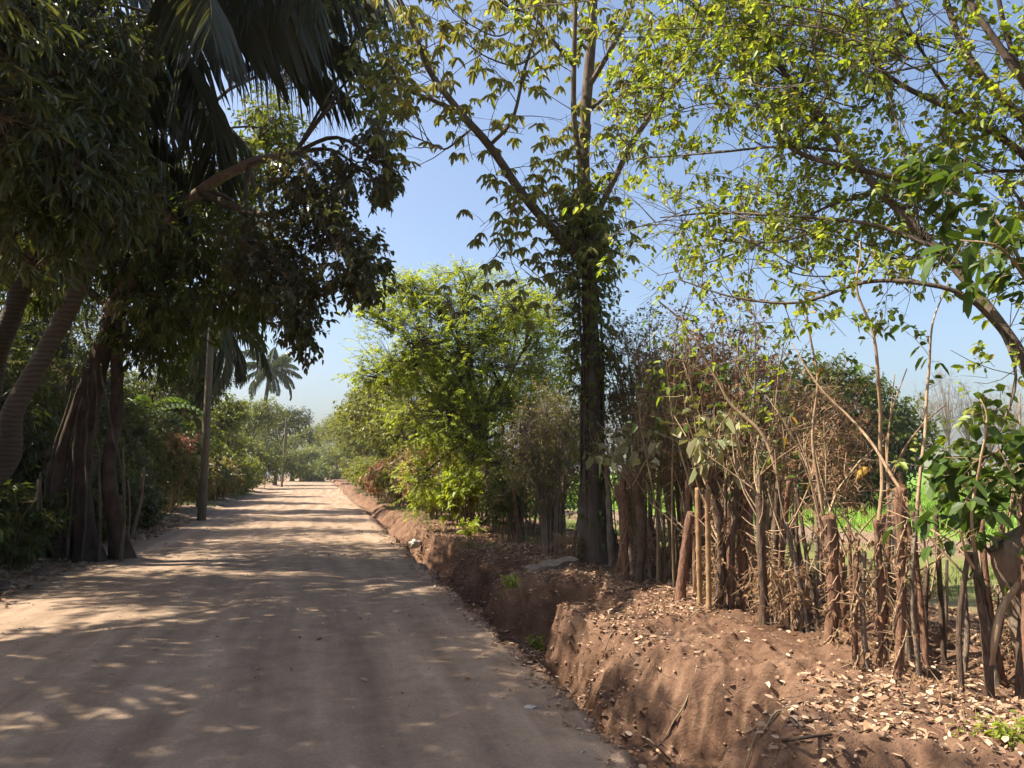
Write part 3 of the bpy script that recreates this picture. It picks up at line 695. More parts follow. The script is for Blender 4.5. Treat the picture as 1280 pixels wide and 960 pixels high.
crown_tree('mango_tree', 'dark mango tree whose drooping narrow leaves fill the upper left corner', 'tree', b0, [b0, b0+[.1, .05, 1.6], b0+[.3, 0, 3.2], b0+[.5, -.1, 4.2]], [.36,.28,.25,.2], lb, 11500, SP_MANGO, M['bark'], M['mango'], 43, lr=.075, twl=.45, sub=9, hole=.68, hs=.55)

# --- palms
def frond(mb, base, az, el, L, rng, leafl=.75, droop=1.0, sag=.9, nl=62, wd=.045, r0=.028):
    h = np.array([math.cos(az), math.sin(az), 0]); s = np.linspace(0, 1, 20)
    a = el-sag*s**1.4*1.5
    dx = np.cumsum(np.cos(a))*L/20; dz = np.cumsum(np.sin(a))*L/20
    tw = rng.uniform(-.25, .25)
    side = np.array([-h[1], h[0], 0])
    c = base+h*dx[:, None]+np.array([0, 0, 1.0])*dz[:, None]+side*(tw*L*.25*s**2)[:, None]
    tube(mb, c, [r0, r0*.7, r0*.4, r0*.15], 5, 20)
    t = np.linspace(.16, 1, nl); k = t*19; i = np.minimum(k.astype(int), 18); f = (k-i)[:, None]
    p = c[i]*(1-f)+c[i+1]*f; T = nrm(c[i+1]-c[i])
    ll = leafl*np.sin(np.clip(t*.93+.09, 0, 1)*np.pi)**.6
    for sg in (1, -1):
        D = side*sg*.8+T*.55+np.array([0, 0, -.45*droop])+rng.normal(size=(nl, 3))*.13
        D = nrm(D); N = np.array([0, 0, 1.0])+rng.normal(size=(nl, 3))*.25
        lj = ll*rng.uniform(.85, 1.1, nl)
        leaf_faces(mb, p, D, N, lj, wd, .5, .55*droop, False, .3)

def palm(name, label, base, trunk, tr, nf, L, seed, mat=None, leafl=.75, nl=62, aim=None, wd=.045, droop=1.0, els=(-.5, 1.25), extra=()):
    rng = np.random.default_rng(seed)
    root = empty(name, base, label, 'palm tree')
    t = MB(); c = tube(t, trunk, tr, 14, 60, .03, seed, .5, bscale=6); t.build('trunk', M['palmbark'], root, base)
    top = np.asarray(trunk[-1], float)
    for k in range(nf):
        az = k*2.39996+rng.uniform(-.2, .2); el = els[1]-(els[1]-els[0])*(k+.5)/nf+rng.uniform(-.1, .1)
        m = MB(); frond(m, top, az, el, L*rng.uniform(.85, 1.1), rng, leafl, droop, rng.uniform(.7, 1.05), nl, wd)
        m.build('frond', mat or M['frond'], root, base, smooth=False)
    for az, el, ln, sg in extra:
        m = MB(); frond(m, top, az, el, ln, rng, leafl, droop, sg, nl, wd); m.build('frond', mat or M['frond'], root, base, smooth=False)
    for k in range(7):
        m = MB()
        az = k*.9; cc = top+np.array([math.cos(az)*.22, math.sin(az)*.22, -.22-.1*(k % 3)])
        u = np.linspace(0, np.pi, 7); 
        tube(m, [cc+[0, 0, .13], cc+[0, 0, .06], cc, cc-[0, 0, .07], cc-[0, 0, .13]], [.02, .085, .10, .08, .02], 8, 9)
        m.build('coconut', M['barkdark'], root, base)
    return root

base = np.array([-8.0, 11.0, gz(-8, 11)-.05])
palm('coconut_palm', 'near coconut palm with long dark fronds hanging above the left of the road', base, [base]+PP((-30,610,11.6),(18,510,11.6),(62,430,11.6),(110,330,11.6),(158,180,11.7),(198,20,11.8)), [.24,.18,.15,.135,.13,.125,.12], 13, 3.9, 51, leafl=.95, nl=46, wd=.022, droop=1.5, els=(-.15, 1.3),
     extra=[(0.05, .55, 4.7, .55), (-.3, .6, 4.5, .62), (-.65, .2, 3.6, .7), (.45, .3, 3.8, .7), (-1.0, .55, 3.8, .9), (-.1, .85, 4.3, .75), (.25, .7, 4.2, .6)])
base = np.array([-8.9, 13.0, gz(-8.9, 13)-.05])
palm('coconut_palm', 'second coconut palm with pale ringed leaning trunk cut by the left edge', base, [base]+PP((-60,560,13.5),(0,430,13.5),(30,350,13.5),(70,220,13.5),(95,110,13.6)), [.25,.20,.17,.15,.14,.13], 16, 4.0, 52, leafl=.9, nl=50, wd=.036, droop=1.8)
bq = P(196, 600, 31); base = base_at(bq[0], bq[1])
palm('coconut_palm', 'mid distance coconut palm with drooping dark fronds behind the utility pole', base, [base]+PP((222,515,31),(235,470,31),(252,420,31),(262,385,31)), [.28,.22,.2,.18,.16], 20, 3.8, 53, leafl=.8, nl=46, wd=.07, droop=1.4, els=(-1.0, .9))
bq = P(324, 590, 88); base = base_at(bq[0], bq[1])
palm('coconut_palm', 'far coconut palm with round crown standing out against the sky', base, [base]+PP((326,540,88),(332,500,88),(338,462,88)), [.3,.24,.22,.2], 24, 4.4, 54, M['frondgreen'], leafl=.8, nl=36, wd=.13, droop=1.1)
bq = P(352, 595, 108); base = base_at(bq[0], bq[1])
palm('coconut_palm', 'small far palm with upright green fronds above the left hedge', base, [base]+PP((356,565,108),(358,530,108)), [.24,.2,.18], 18, 3.6, 55, M['frondgreen'], leafl=.7, nl=30, wd=.13, droop=.8, els=(.1, 1.35))
base = base_at(-8.3, 15.5)
palm('young_palm', 'low young palm with arching fronds between the left trunks', base, [base, base+[0, 0, .5], base+[0.05, 0, 1.3]], [.16,.15,.13], 14, 3.2, 56, M['frondgreen'], leafl=.7, nl=50, droop=.9, els=(.2, 1.4))

# --- left backdrop trees
LEFT = [
 ('dense dark tree behind the gnarled trunk at the left', -8.2, 17.5, 10.5, 3.0, 'mango', SP_MANGO),
 ('leafy tree behind the mid distance coconut palm', -7.2, 27.0, 10.5, 2.8, 'mid', SP_MID),
 ('tall dark tree rising behind the near coconut palm', -10.5, 21.5, 11.0, 3.6, 'mango', SP_MANGO),
 ('slim tall tree between gnarled trunk and utility pole', -6.9, 22.3, 10.0, 2.3, 'mid', SP_MID),
 ('rounded tree beside the utility pole', -6.2, 31.5, 6.2, 1.9, 'mid', SP_MID),
 ('bushy tree under the far coconut palm', -6.8, 40.0, 6.8, 2.4, 'mid', SP_FAR),
 ('pale green tree right of the far coconut palm', -6.5, 50.0, 6.0, 2.4, 'far', SP_FAR),
 ('spreading dark tree at the far left bend of road', -6.2, 72.0, 8.0, 3.4, 'far', SP_FAR),
 ('dark tree with flat crown arching over far road', -4.6, 88.0, 8.6, 4.2, 'mid', SP_FAR),
 ('tree standing far back behind the left palms', -15.0, 26.0, 11.0, 4.2, 'mid', SP_FAR),
 ('dark tree outside the left edge behind the mango', -9.8, 12.6, 10.0, 3.2, 'mango', SP_MANGO),
]
for i, (lab, x, y, h, r, lm, sp) in enumerate(LEFT):
    b0 = base_at(x, y); rg = np.random.default_rng(600+i)
    lbs = []
    for k in range(9):
        a = k*2.4; zz = h*(.22+.70*((k*.618) % 1)); rr = r*(1.0-.45*abs(zz/h-.55))
        lbs.append(wlobe(x+math.cos(a)*rr*.55, y+math.sin(a)*rr*.55, b0[2]+zz, r*.55, h*.15, r*.55))
    crown_tree('dense_tree', lab, 'tree', b0, [b0, b0+[.1, 0, h*.2], b0+[.2, .1, h*.45]], [.2,.17,.12], lbs, 2600 if y < 35 else 2200, sp, M['barkdark'], M[lm], 610+i, lr=.06, twl=.5 if y < 35 else .8, hole=.45, hs=.8, group='trees behind the left verge')

# --- shrubs
def shrub(name, label, x, y, r, h, n, sp, leafm, seed, stems=7, group=None, wood=None, twl=.35, hole=.5, cat='shrub', z0=.25, ry=None):
    rng = np.random.default_rng(seed); b0 = base_at(x, y)
    root = empty(name, b0, label, cat, group)
    ry = ry or r
    w = MB(); lf = MB(); tips = []
    for k in range(stems):
        a = rng.uniform(0, 6.28); e = b0+np.array([math.cos(a)*r*.75, math.sin(a)*ry*.75, h*rng.uniform(.6, .95)])
        st = b0+np.array([math.cos(a)*r*.2, math.sin(a)*ry*.2, 0])
        tube(w, [st, (st+e)/2+np.array([-math.cos(a)*.1*r, 0, .12*h]), e], [.022, .015, .006], 5, 9); tips.append(e)
    tips = np.array(tips)
    qq = nrm(rng.normal(size=(n, 3)))*rng.uniform(.05, 1, (n, 1))**(1/2.0)
    p = b0+np.array([0, 0, h*(.5+z0/2)])+qq*np.array([r, ry, h*(.5-z0/2)])*(1+.25*fbm(qq*2.3+seed, 2))[:, None]
    p = p[fbm(p*1.6+seed, 2) > -1+hole]
    mids = np.vstack([tips*.5+b0*.5, tips]); o = mids[((p[:, None]-mids[None])**2).sum(-1).argmin(1)]
    out = nrm(nrm(p-o)*.8+rng.normal(size=p.shape)*.6+np.array([0, 0, .15])); tl = twl*rng.uniform(.6, 1.3, (len(p), 1))
    S = p-out*tl*.5; E = p+out*tl*.5
    twigs(w, o+(S-o)*.03, S, .006, .003, rng=rng); twigs(w, S, E, .003, .0015, rng=rng); twig_leaves(lf, S, E, sp, rng)
    w.build('stems', wood or M['twig'], root, b0); lf.build('foliage', leafm, root, b0, smooth=False)
    return root

SH = [
 ('bush filling the foot of the left edge beside thin canes', -5.6, 12.5, 1.0, 2.0, 'mid'),
 ('bush between the gnarled trunk and left edge', -6.6, 14.8, 1.2, 2.6, 'mid'),
 ('shaded bush right of the gnarled trunk', -5.6, 18.6, 1.1, 2.5, 'mango'),
 ('tall shaded bush behind the leaning pale stick', -5.8, 20.6, 1.2, 2.9, 'mid'),
 ('dark bush left of the utility pole', -5.4, 22.8, 1.1, 2.6, 'mango'),
 ('low dark bush at the foot of the utility pole', -5.0, 24.6, .7, 1.3, 'mid'),
 ('bush just beyond the utility pole', -5.7, 27.6, 1.0, 2.4, 'mid'),
 ('clipped bush beside the pink flowered one', -5.9, 33.5, 1.1, 2.6, 'olive'),
 ('hedge bush with mixed dry leaves past the flowers', -5.4, 38.0, 1.0, 2.0, 'olive'),
 ('hedge bush before the leaning left fence post', -5.4, 42.5, 1.0, 2.1, 'olive'),
 ('hedge bush below the far coconut palm', -5.4, 47.0, 1.1, 2.2, 'olive'),
 ('hedge bush below the small far palm', -5.3, 53.0, 1.2, 2.3, 'far'),
 ('last bush of the left hedge before the dark tree', -5.3, 60.0, 1.4, 2.6, 'far'),
]
for i, (lab, x, y, r, h, lm) in enumerate(SH):
    shrub('verge_shrub', lab, x, y, r, h, 700, SP_MID if y < 30 else SP_FAR, M[lm], 700+i, group='bushes of the left verge', ry=r*(1.2 if y < 30 else 1.9), z0=.05)
LSH = [
 ('tall thicket behind the leaning palm trunk at left edge', -7.9, 14.2, 1.5, 4.2, 'mid'),
 ('tall thicket just right of the gnarled trunk', -6.9, 19.6, 1.6, 4.8, 'mid'),
 ('tall dark thicket between pale stick and utility pole', -7.0, 22.6, 1.6, 5.0, 'mango'),
 ('tall thicket directly behind the utility pole', -7.2, 26.6, 1.6, 5.2, 'mid'),
 ('dark thicket far back between the left palm trunks', -9.6, 17.5, 2.0, 5.0, 'mango'),
 ('broad thicket deep behind the left trunks', -10.5, 22.5, 2.4, 6.0, 'mid'),
 ('tall leafy thicket behind the red flowers', -7.2, 34.0, 1.7, 5.6, 'mid'),
 ('tall pale green thicket before the far coconut palm', -7.0, 43.0, 1.9, 5.8, 'far'),
 ('tall thicket beyond the far coconut palm', -6.8, 55.0, 2.0, 5.6, 'far'),
 ('low leafy bush hiding the foot of the gnarled trunk', -5.2, 15.3, .7, 1.3, 'mid'),
 ('low dark bush at the right foot of the gnarled trunk', -4.75, 18.6, .55, 1.5, 'mango'),
 ('bushy undergrowth halfway between gnarled trunk and pole', -4.9, 20.5, .7, 1.9, 'mid'),
 ('low undergrowth near the pole on the gnarled trunk side', -4.8, 22.4, .6, 1.4, 'mango'),
 ('leafy bush in front of the left half of the gnarled trunk', -4.95, 14.3, .6, 1.5, 'mid'),
 ('low leafy bush at the very left edge of the road', -5.0, 12.2, .6, 1.2, 'mid'),
 ('waist high bush beside the leaning palm foot', -5.6, 11.0, .8, 1.9, 'olive'),
 ('low bush under the leaning pale stick', -4.9, 18.0, .6, 1.2, 'mid')]
for i, (lab, x, y, r, h, lm) in enumerate(LSH):
    shrub('thicket' if h > 3 else 'verge_shrub', lab, x, y, r, h, 1500 if h > 3 else 420, dict(SP_MID, L=.16, W=.07) if y < 30 else SP_FAR, M[lm], 750+i, stems=10, group='bushes of the left verge', z0=.02, hole=.35)
shrub('flowering_shrub', 'bush topped with red and pink flowers beyond the utility pole', -5.3, 30.2, 1.0, 2.9, 330, SP_MID, M['olive'], 731, z0=.1)
o = shrub('flowering_shrub', 'arching spray of red flowers above the bush past the pole', -5.0, 30.0, .75, 2.9, 110, SP_MID, M['red'], 732, z0=.75)

# banana plant
def banana(label, x, y, h, seed):
    rng = np.random.default_rng(seed); b0 = base_at(x, y); root = empty('banana_plant', b0, label, 'banana plant')
    t = MB(); tube(t, [b0, b0+[0, 0, h*.5], b0+[.05, 0, h*.72]], [.13, .11, .07], 10, 12); t.build('stem', M['barkpale'], root, b0)
    for k in range(8):
        az = k*2.4; L = h*.55*rng.uniform(.8, 1.1); el = rng.uniform(.3, 1.2); s = np.linspace(0, 1, 14); a = el-1.7*s**1.3
        hh = np.array([math.cos(az), math.sin(az), 0]); sd_ = np.array([-hh[1], hh[0], 0])
        c = b0+np.array([0, 0, h*.7])+hh*(np.cumsum(np.cos(a))*L/14)[:, None]+np.array([0, 0, 1])*(np.cumsum(np.sin(a))*L/14)[:, None]
        m = MB(); tube(m, c, [.025, .015, .006], 5, 14)
        wd = .30*np.sin(np.clip(s*.9+.12, 0, 1)*np.pi)**.5
        for sg in (1, -1):
            for j in range(1, 13):
                d = hh*.25+sd_*sg+np.array([0, 0, -.35-.25*rng.uniform()])
                leaf_faces(m, c[j:j+1], d[None], np.array([[0, 0, 1.0]]), np.array([wd[j]]), np.array([L/11]), .15, .2, False, .5)
        m.build('leaf', M['bigleaf'], root, b0, smooth=False)
banana('banana plant with pale ragged leaves right of the utility pole', -6.0, 29.0, 5.0, 741)
banana('banana plant half hidden among bushes behind the red flowers', -7.0, 33.0, 4.8, 742)

# --- utility pole and left posts
def pole(name, label, cat, base, top, r0, r1, mat, cross=False, group=None):
    root = empty(name, base, label, cat, group)
    m = MB(); tube(m, [base, (np.array(base)+top)/2, top], [r0, (r0+r1)/2, r1], 12, 24, .05, 5); m.build('shaft', mat, root, base)
    if cross:
        m = MB(); tp = np.asarray(top); 
        for dz in (0, .22):
            c = tp-[0, 0, .25+dz]
            tube(m, [c+[.1, 0, 0], c+[.16, 0, .0], c+[.2, 0, .02]], [.02, .03, .035], 8, 6)
        m.build('insulator', M['plastic'], root, base)
    return root
b0 = G(252, 648, .05); b0[2] = gz(b0[0], b0[1])-.05; dd = depth(b0)
pole('utility_pole', 'slightly leaning wooden utility pole on the left side of the road', 'utility pole', b0, P(265, 395, dd), .145, .10, M['pole'], True)
b0 = G(352, 608, .05); b0[2] = gz(b0[0], b0[1])-.05; dd = depth(b0)
pole('utility_pole', 'far thin pole rising from the left hedge under the small palm', 'utility pole', b0, P(358, 522, dd), .12, .08, M['pole'])
for lab, px, py, tx, ty, r in [
 ('pale bent stick in the bush at the foot of left edge', 32, 700, 48, 600, .035),
 ('thin pale cane leaning in the bush left of gnarled trunk', 44, 696, 50, 590, .025),
 ('thin upright stick right of the gnarled trunk', 150, 676, 154, 560, .03),
 ('leaning pale stick catching the sun in the shaded left fence', 163, 668, 180, 585, .05),
 ('short stick beside the leaning pale stick', 158, 676, 160, 600, .025)]:
    b0 = G(px, py, .1); b0[2] = gz(b0[0], b0[1])-.04; dd = depth(b0)
    m = MB(); tp = P(tx, ty, dd); mid = (b0+tp)/2+RV*.06
    tube(m, [b0, mid, tp], [r, r*.9, r*.7], 8, 14, .1, px)
    o = m.build('fence_stick', M['barkpale'], None, b0); o.location = Vector(b0); tag(o, lab, 'fence stick', 'sticks of the left fence')
for k, (x, y) in enumerate([(-4.9, 34.5), (-4.9, 37.2), (-4.9, 40), (-4.9, 43.5), (-4.95, 46), (-4.9, 49), (-4.95, 52)]):
    b0 = base_at(x, y); m = MB(); tube(m, [b0, b0+[.03, 0, .8], b0+[.05*(k % 3-1), 0, 1.7]], [.06, .055, .05], 8, 10, .08, k)
    o = m.build('fence_post', M['barkpale'], None, b0); o.location = Vector(b0); tag(o, 'pale fence post along the far sunlit stretch of the left hedge', 'fence post', 'posts of the far left fence')

# --- right hedge further along the road, and the road's end
RIGHT = [
 ('lime leaved roadside tree just past the bushy lime tree', 4.4, 31.0, 5.6, 2.3, 'farlime'),
 ('spreading feathery tree with a bare branch over far road', 4.2, 40.0, 8.6, 3.2, 'farlime'),
 ('olive roadside tree behind the feathery one', 4.6, 50.0, 9.0, 3.2, 'far'),
 ('far roadside tree near the narrowing of the road', 4.2, 62.0, 9.2, 3.4, 'farlime'),
 ('farthest roadside tree of the right hedge', 4.2, 80.0, 10.5, 4.2, 'far'),
 ('small tree behind the hedge seen between lime tree and feathery tree', 7.5, 36.0, 6.2, 2.2, 'far'),
]
for i, (lab, x, y, h, r, lm) in enumerate(RIGHT):
    b0 = base_at(x, y); lbs = []
    for k in range(10):
        a = k*2.4; zz = h*(.16+.76*((k*.618) % 1)); rr = r*(1.0-.4*abs(zz/h-.6))
        lbs.append(wlobe(x+math.cos(a)*rr*.6, y+math.sin(a)*rr*.6, b0[2]+zz, r*.5, h*.10, r*.5))
    crown_tree('roadside_tree', lab, 'tree', b0, [b0, b0+[.1, 0, h*.2], b0+[.0, .1, h*.4]], [.16,.13,.1], lbs, 2600, SP_FAR, M['bark'], M[lm], 810+i, lr=.05, twl=.6, hole=.6, hs=.9, group='trees of the right roadside hedge')
for i, (lab, x_, y_, r_, h_) in enumerate([('thicket closing the far end of road on its left half', -2.5, 118, 3.0, 5.5), ('thicket closing the far end of road on its right half', 4.6, 112, 3.2, 6.5), ('low thicket in the very gap at the road end', 1.6, 140, 3.5, 5.0)]):
    rg = np.random.default_rng(1400+i); b0 = base_at(x_, y_); lbs = [wlobe(x_+math.cos(k*2.4)*r_*.55, y_+math.sin(k*2.4)*r_*.55, h_*(.12+.75*((k*.618) % 1)), r_*.55, h_*.2, r_*.55) for k in range(7)]
    crown_tree('far_tree', lab, 'tree', b0, [b0, b0+[0, 0, h_*.2], b0+[0, 0, h_*.4]], [.15, .12, .1], lbs, 900, dict(SP_FAR, L=.35, W=.22), M['bark'], M['farlime' if i == 1 else 'far'], 1410+i, lr=.06, twl=1.0, hole=.35, hs=.6, group='trees at the end of the road')
END = [('hazy tree closing the far end of the road at left', -4, 125, 9, 5), ('hazy tree at far end of the road at right', 7, 130, 9, 5), ('pale hazy tree farthest along the road', 3.5, 150, 13, 8)]
for i, (lab, x, y, h, r) in enumerate(END):
    b0 = base_at(x, y); lbs = [wlobe(x+math.cos(k*2.4)*r*.6, y+math.sin(k*2.4)*r*.6, h*(.15+.75*((k*.618) % 1)), r*.5, h*.14, r*.5) for k in range(9)]
    crown_tree('far_tree', lab, 'tree', b0, [b0, b0+[0, 0, h*.3], b0+[0, 0, h*.5]], [.3,.25,.2], lbs, 1200, dict(SP_FAR, L=.4, W=.25), M['bark'], M['far'], 830+i, lr=.09, twl=1.2, hole=.5, hs=.5, group='trees at the end of the road')

# --- understory by the right fence
SHR = [
 ('dry brown shrub of fine stems between the tall tree and pale leaved stump', 5.1, 10.0, .95, 3.7, 1000, 'olive', 'twigred', 34),
 ('grey leafless bush in front of the tall tree trunk', 4.0, 12.9, .75, 2.6, 650, 'olive', 'barkpale', 30),
 ('tangled grey brown bush left of the tall trunk', 4.5, 14.6, .95, 3.3, 900, 'olive', 'bark', 20),
 ('shaded green bush at the foot of the lime tree', 4.7, 17.3, .9, 2.3, 500, 'mid', 'twig', 10),
 ('dry red brown bush left of the lime tree foot', 3.6, 24.5, 1.1, 2.3, 300, 'dry', 'twigred', 12),
 ('olive bush along the fence past the lime tree', 3.6, 28.0, 1.3, 2.4, 340, 'olive', 'twig', 9),
 ('red brown dry bush below the lime leaved roadside tree', 3.3, 33.0, 1.2, 2.3, 300, 'dry', 'twigred', 9),
 ('yellow green bush at the far right road edge', 3.2, 38.5, 1.4, 2.4, 320, 'farlime', 'twig', 7),
 ('low bush at the far right edge before road narrows', 3.2, 47.0, 1.6, 2.5, 320, 'farlime', 'twig', 7),
 ('olive bush in the shade left of the tall trunk foot', 4.0, 16.0, .7, 1.5, 260, 'mid', 'twig', 8), ('bright low bush on the bank before the lime tree', 3.7, 20.4, .8, 1.6, 300, 'bush_lime', 'twig', 8), ('brown and green bush past the lime tree foot', 3.4, 22.6, .8, 1.7, 320, 'olive', 'twig', 9), ('yellow green bush leaning over the far ditch', 3.2, 30.5, 1.0, 1.9, 420, 'farlime', 'twig', 8), ('dry reddish bush on the far bank', 3.1, 35.8, 1.0, 1.8, 420, 'dry', 'twigred', 9), ('mixed bush on the far bank before the last bushes', 3.0, 42.5, 1.2, 2.2, 420, 'far', 'twig', 8), ('last low bush visible on the far bank', 3.0, 54.0, 1.6, 2.6, 420, 'farlime', 'twig', 8),
 ('tall brown twiggy bush right behind the pale leaved stump', 5.3, 9.3, .9, 3.9, 900, 'dry', 'twigred', 30), ('tall twiggy bush close to the right side of the tall trunk', 5.0, 11.2, .8, 4.2, 900, 'olive', 'twig', 26),
 ('brown bush rising behind the stakes beside the dry shrub', 5.6, 8.9, .9, 3.2, 600, 'dry', 'twigred', 26),
]
for i, (lab, x, y, r, h, n, lm, wd, stn) in enumerate(SHR):
    sp = dict(SP_DRY, n=10, L=.06, W=.034) if lm in ('dry', 'olive') and y < 16 else (SP_MID if y < 20 else SP_FAR)
    shrub('fence_shrub', lab, x, y, r, h, n, sp, M[lm], 900+i, stems=stn, group='bushes along the right fence', wood=M[wd], twl=.45, hole=.6)

# --- stakes of the living fence
GROUPS = 'stakes of the living fence'
def stake(name, label, base, top, r, seed, mat, shoots=0, leafm=None, sp=None, bump=.14, shl=.6, mid=None, nodes=False, vine=False, knob=0.0, head=None, sl_=None):
    """a cut stake; shoots sprout near its top"""
    rng = np.random.default_rng(seed); base = np.array(base); top = np.array(top)
    m = MB(); pts = [base]+([mid] if mid is not None else [(base+top)/2+rng.normal(size=3)*r*.8*np.array([1, 1, 0])])+[top]
    rr = [r*1.12, r, r*.92] if not knob else [r*1.1, r*.95, r*.95, r*(1+knob)]
    L = np.linalg.norm(top-base)
    n = max(20, int(L/.028))
    if nodes:
        z = np.linspace(0, 1, n); rr = r*(1+.16*(np.abs((z*7) % 1-.5) < .12))
    c = tube(m, pts, rr*np.array(1.0) if nodes else np.array(rr), 14, n, bump if nodes else .26, seed, .15, bscale=9)
    if not shoots and not vine and not sl_:
        o = m.build(name, mat, None, base); o.location = Vector(base); return tag(o, label, 'fence stake', GROUPS)
    root = empty(name, base, label, 'fence stake', GROUPS)
    m.build('pole', mat, root, base)
    sh, lf = MB(), MB()
    if shoots:
        S = c[-1]+rng.normal(size=(shoots, 3))*r*.5-np.array([0, 0, 1])*rng.uniform(0, .25, (shoots, 1))
        D = nrm(np.stack([rng.normal(size=shoots)*.5, rng.normal(size=shoots)*.5, rng.uniform(.6, 1.3, shoots)], 1)); ln = shl*rng.uniform(.5, 1.3, (shoots, 1))
        E = S+D*ln; twigs(sh, S, E, .010, .005, .02, rng)
        if leafm:
            k = 4; t = rng.uniform(.35, 1, (shoots, k, 1)); S2 = (S[:, None]*(1-t)+E[:, None]*t).reshape(-1, 3)
            E2 = S2+nrm(rng.normal(size=S2.shape)+np.array([0, 0, .3]))*sp.get('tw', .14)
            twigs(sh, S2, E2, .004, .002, 0, rng); twig_leaves(lf, S2, E2, sp, rng)
    for pts2, rr2 in (sl_ or []):
        cc = tube(sh, pts2, rr2, 6, 40, .12, seed, wob=.12)
        if leafm and sp: side_shoots(sh, lf, cc, rng, 5, .22, dict(sp, n=2), .45, .003, second=2)
    if vine:
        for j in range(3):
            z = np.linspace(.02, .95, 50); ph = z*rng.uniform(8, 16)+rng.uniform(0, 6)
            k = np.minimum((z*(len(c)-1)).astype(int), len(c)-1)
            tube(sh, c[k]+np.stack([np.cos(ph), np.sin(ph), 0*ph], 1)*(r*1.12+.015*rng.uniform(size=(50, 1))), [.006, .005], 4, 90)
        nn = int(L*70); i = rng.integers(0, len(c), nn); a = rng.uniform(0, 6.28, nn); o_ = np.stack([np.cos(a), np.sin(a), rng.normal(size=nn)*.4], 1)
        S = c[i]+o_*r*.9; E = S+nrm(o_+rng.normal(size=(nn, 3))*.7)*rng.uniform(.04, .16, (nn, 1)); twigs(sh, S, E, .0025, .0012, 0, rng)
        dl = MB(); twig_leaves(dl, S, E, dict(kind='alt', n=2, L=.05, W=.028, droop=.7, simple=True, keep=.7), rng); dl.build('dry_vine_leaves', M['dry'], root, base, smooth=False)
    so_ = sh.build('shoots', M['twigred'], root, base) if sh.V else root
    if lf.V: lf.build('leaves', leafm, so_, base, smooth=False)
    return root

def stk(label, bx, by, tx, ty, wpx, mat, seed, **kw):
    b = G(bx, by, .12); b[2] = gz(b[0], b[1])
    for _ in range(3):
        b = G(bx, by, b[2]); b[2] = gz(b[0], b[1])
    d = depth(b); b[2] -= .05
    if 'midpx' in kw: mx_, my_ = kw.pop('midpx'); kw['mid'] = P(mx_, my_, d)
    if 'long' in kw:
        kw['sl_'] = [([P(x_, y_, d+dd_) for x_, y_, dd_ in l], rr_) for l, rr_ in kw.pop('long')]
    return stake(kw.pop('name', 'fence_stake'), label, b, P(tx, ty, d), wpx*.72*d/FPX/2, seed, M[mat], **kw)

SPP = dict(kind='alt', n=2, L=.135, W=.10, droop=.45, bend=.4, fold=.55, tw=.22, rough=.8, wide=.5)
SPG = dict(kind='alt', n=3, L=.10, W=.06, droop=.5, bend=.25, fold=.3, tw=.12)
stk('reddish knotted stake lit by sun right of the tall tree', 782, 724, 779, 600, 11, 'stakered', 1, vine=True)
stk('thick dark stump topped with pale curling leaves right of tall tree', 799, 730, 793, 592, 15, 'stakedark', 2, knob=.5, shoots=10, leafm=M['pale'], sp=SPP, shl=.75, midpx=(802, 660))
stk('thin dark stake beside the pale leaved stump', 815, 726, 812, 640, 7, 'stakedark', 3)
stk('slanting sharpened reddish trunk at left of the bamboo canes', 850, 750, 864, 640, 15, 'stakered', 4)
stk('first golden bamboo cane under the pale leaves', 875, 758, 872, 610, 9, 'bamboo', 5, nodes=True, bump=.03)
stk('second golden bamboo cane touching the dark stump', 886, 762, 884, 612, 9, 'bamboo', 6, nodes=True, bump=.03)
stk('dark stump behind the bamboo canes with crown of pale leaves', 897, 764, 884, 575, 16, 'stakedark', 7, knob=.45, shoots=12, leafm=M['pale'], sp=SPP, shl=.75, midpx=(902, 680), vine=True)
stk('thin crooked stake right of the bamboo canes', 914, 760, 922, 600, 10, 'stakedark', 8, shoots=3, leafm=M['pale'], sp=SPP, shl=.7)
stk('vine wrapped brown stake left of the thick dark pair', 932, 764, 930, 612, 14, 'stakered', 9, vine=True, shoots=4, shl=1.3)
stk('thick dark stake with forked top before the leaning branch', 956, 784, 950, 620, 15, 'stakedark', 10, midpx=(952, 700), shoots=5, shl=.9)
stk('stake with a long thin branch arching to the left', 972, 782, 974, 600, 12, 'stakedark', 11, long=[([(974,602,0),(955,545,.1),(915,505,.2),(875,445,.3),(835,390,.4),(815,370,.4)], [.022,.016,.006])], leafm=M['bigleaf'], sp=SPG, midpx=(968, 690))
stk('thin leaning stake crossing behind the dark pair', 1010, 735, 990, 640, 9, 'stakered', 12)
stk('stubby grey stump low among the dry grass', 985, 790, 986, 755, 12, 'stakegrey', 13)
stk('thickest reddish stake with tangle of dry vines on its top', 1037, 806, 1034, 645, 21, 'stakered', 14, vine=True, knob=.35, shoots=4, shl=.9, long=[([(1030,650,0),(1020,580,0),(1014,500,0),(1010,420,0),(1012,360,0)], [.015,.012,.005])], leafm=M['yellow'], sp=dict(SPG, n=1, keep=.3))
stk('slim red stake with dangling dry leaves right of thickest stake', 1067, 816, 1072, 672, 9, 'stakered', 15, vine=True)
stk('short grey forked stake in front of the reddish pair', 1084, 832, 1080, 690, 9, 'stakegrey', 16, midpx=(1078, 760), shoots=3, shl=.3)
stk('reddish stake with a tall pale sapling rod growing from top', 1102, 832, 1096, 650, 12, 'stakered', 17, long=[([(1098,655,0),(1102,600,0),(1098,540,0),(1088,450,0),(1080,380,0),(1076,300,0)], [.017,.013,.005])], leafm=M['bigleaf'], sp=SPG, vine=True)
stk('vine ringed stake with a splintered pale top', 1122, 840, 1126, 610, 15, 'stakered', 18, vine=True, knob=.3, long=[([(1126,612,0),(1090,560,.2),(1060,520,.4),(1020,470,.6),(985,430,.8)], [.013,.010,.004])])
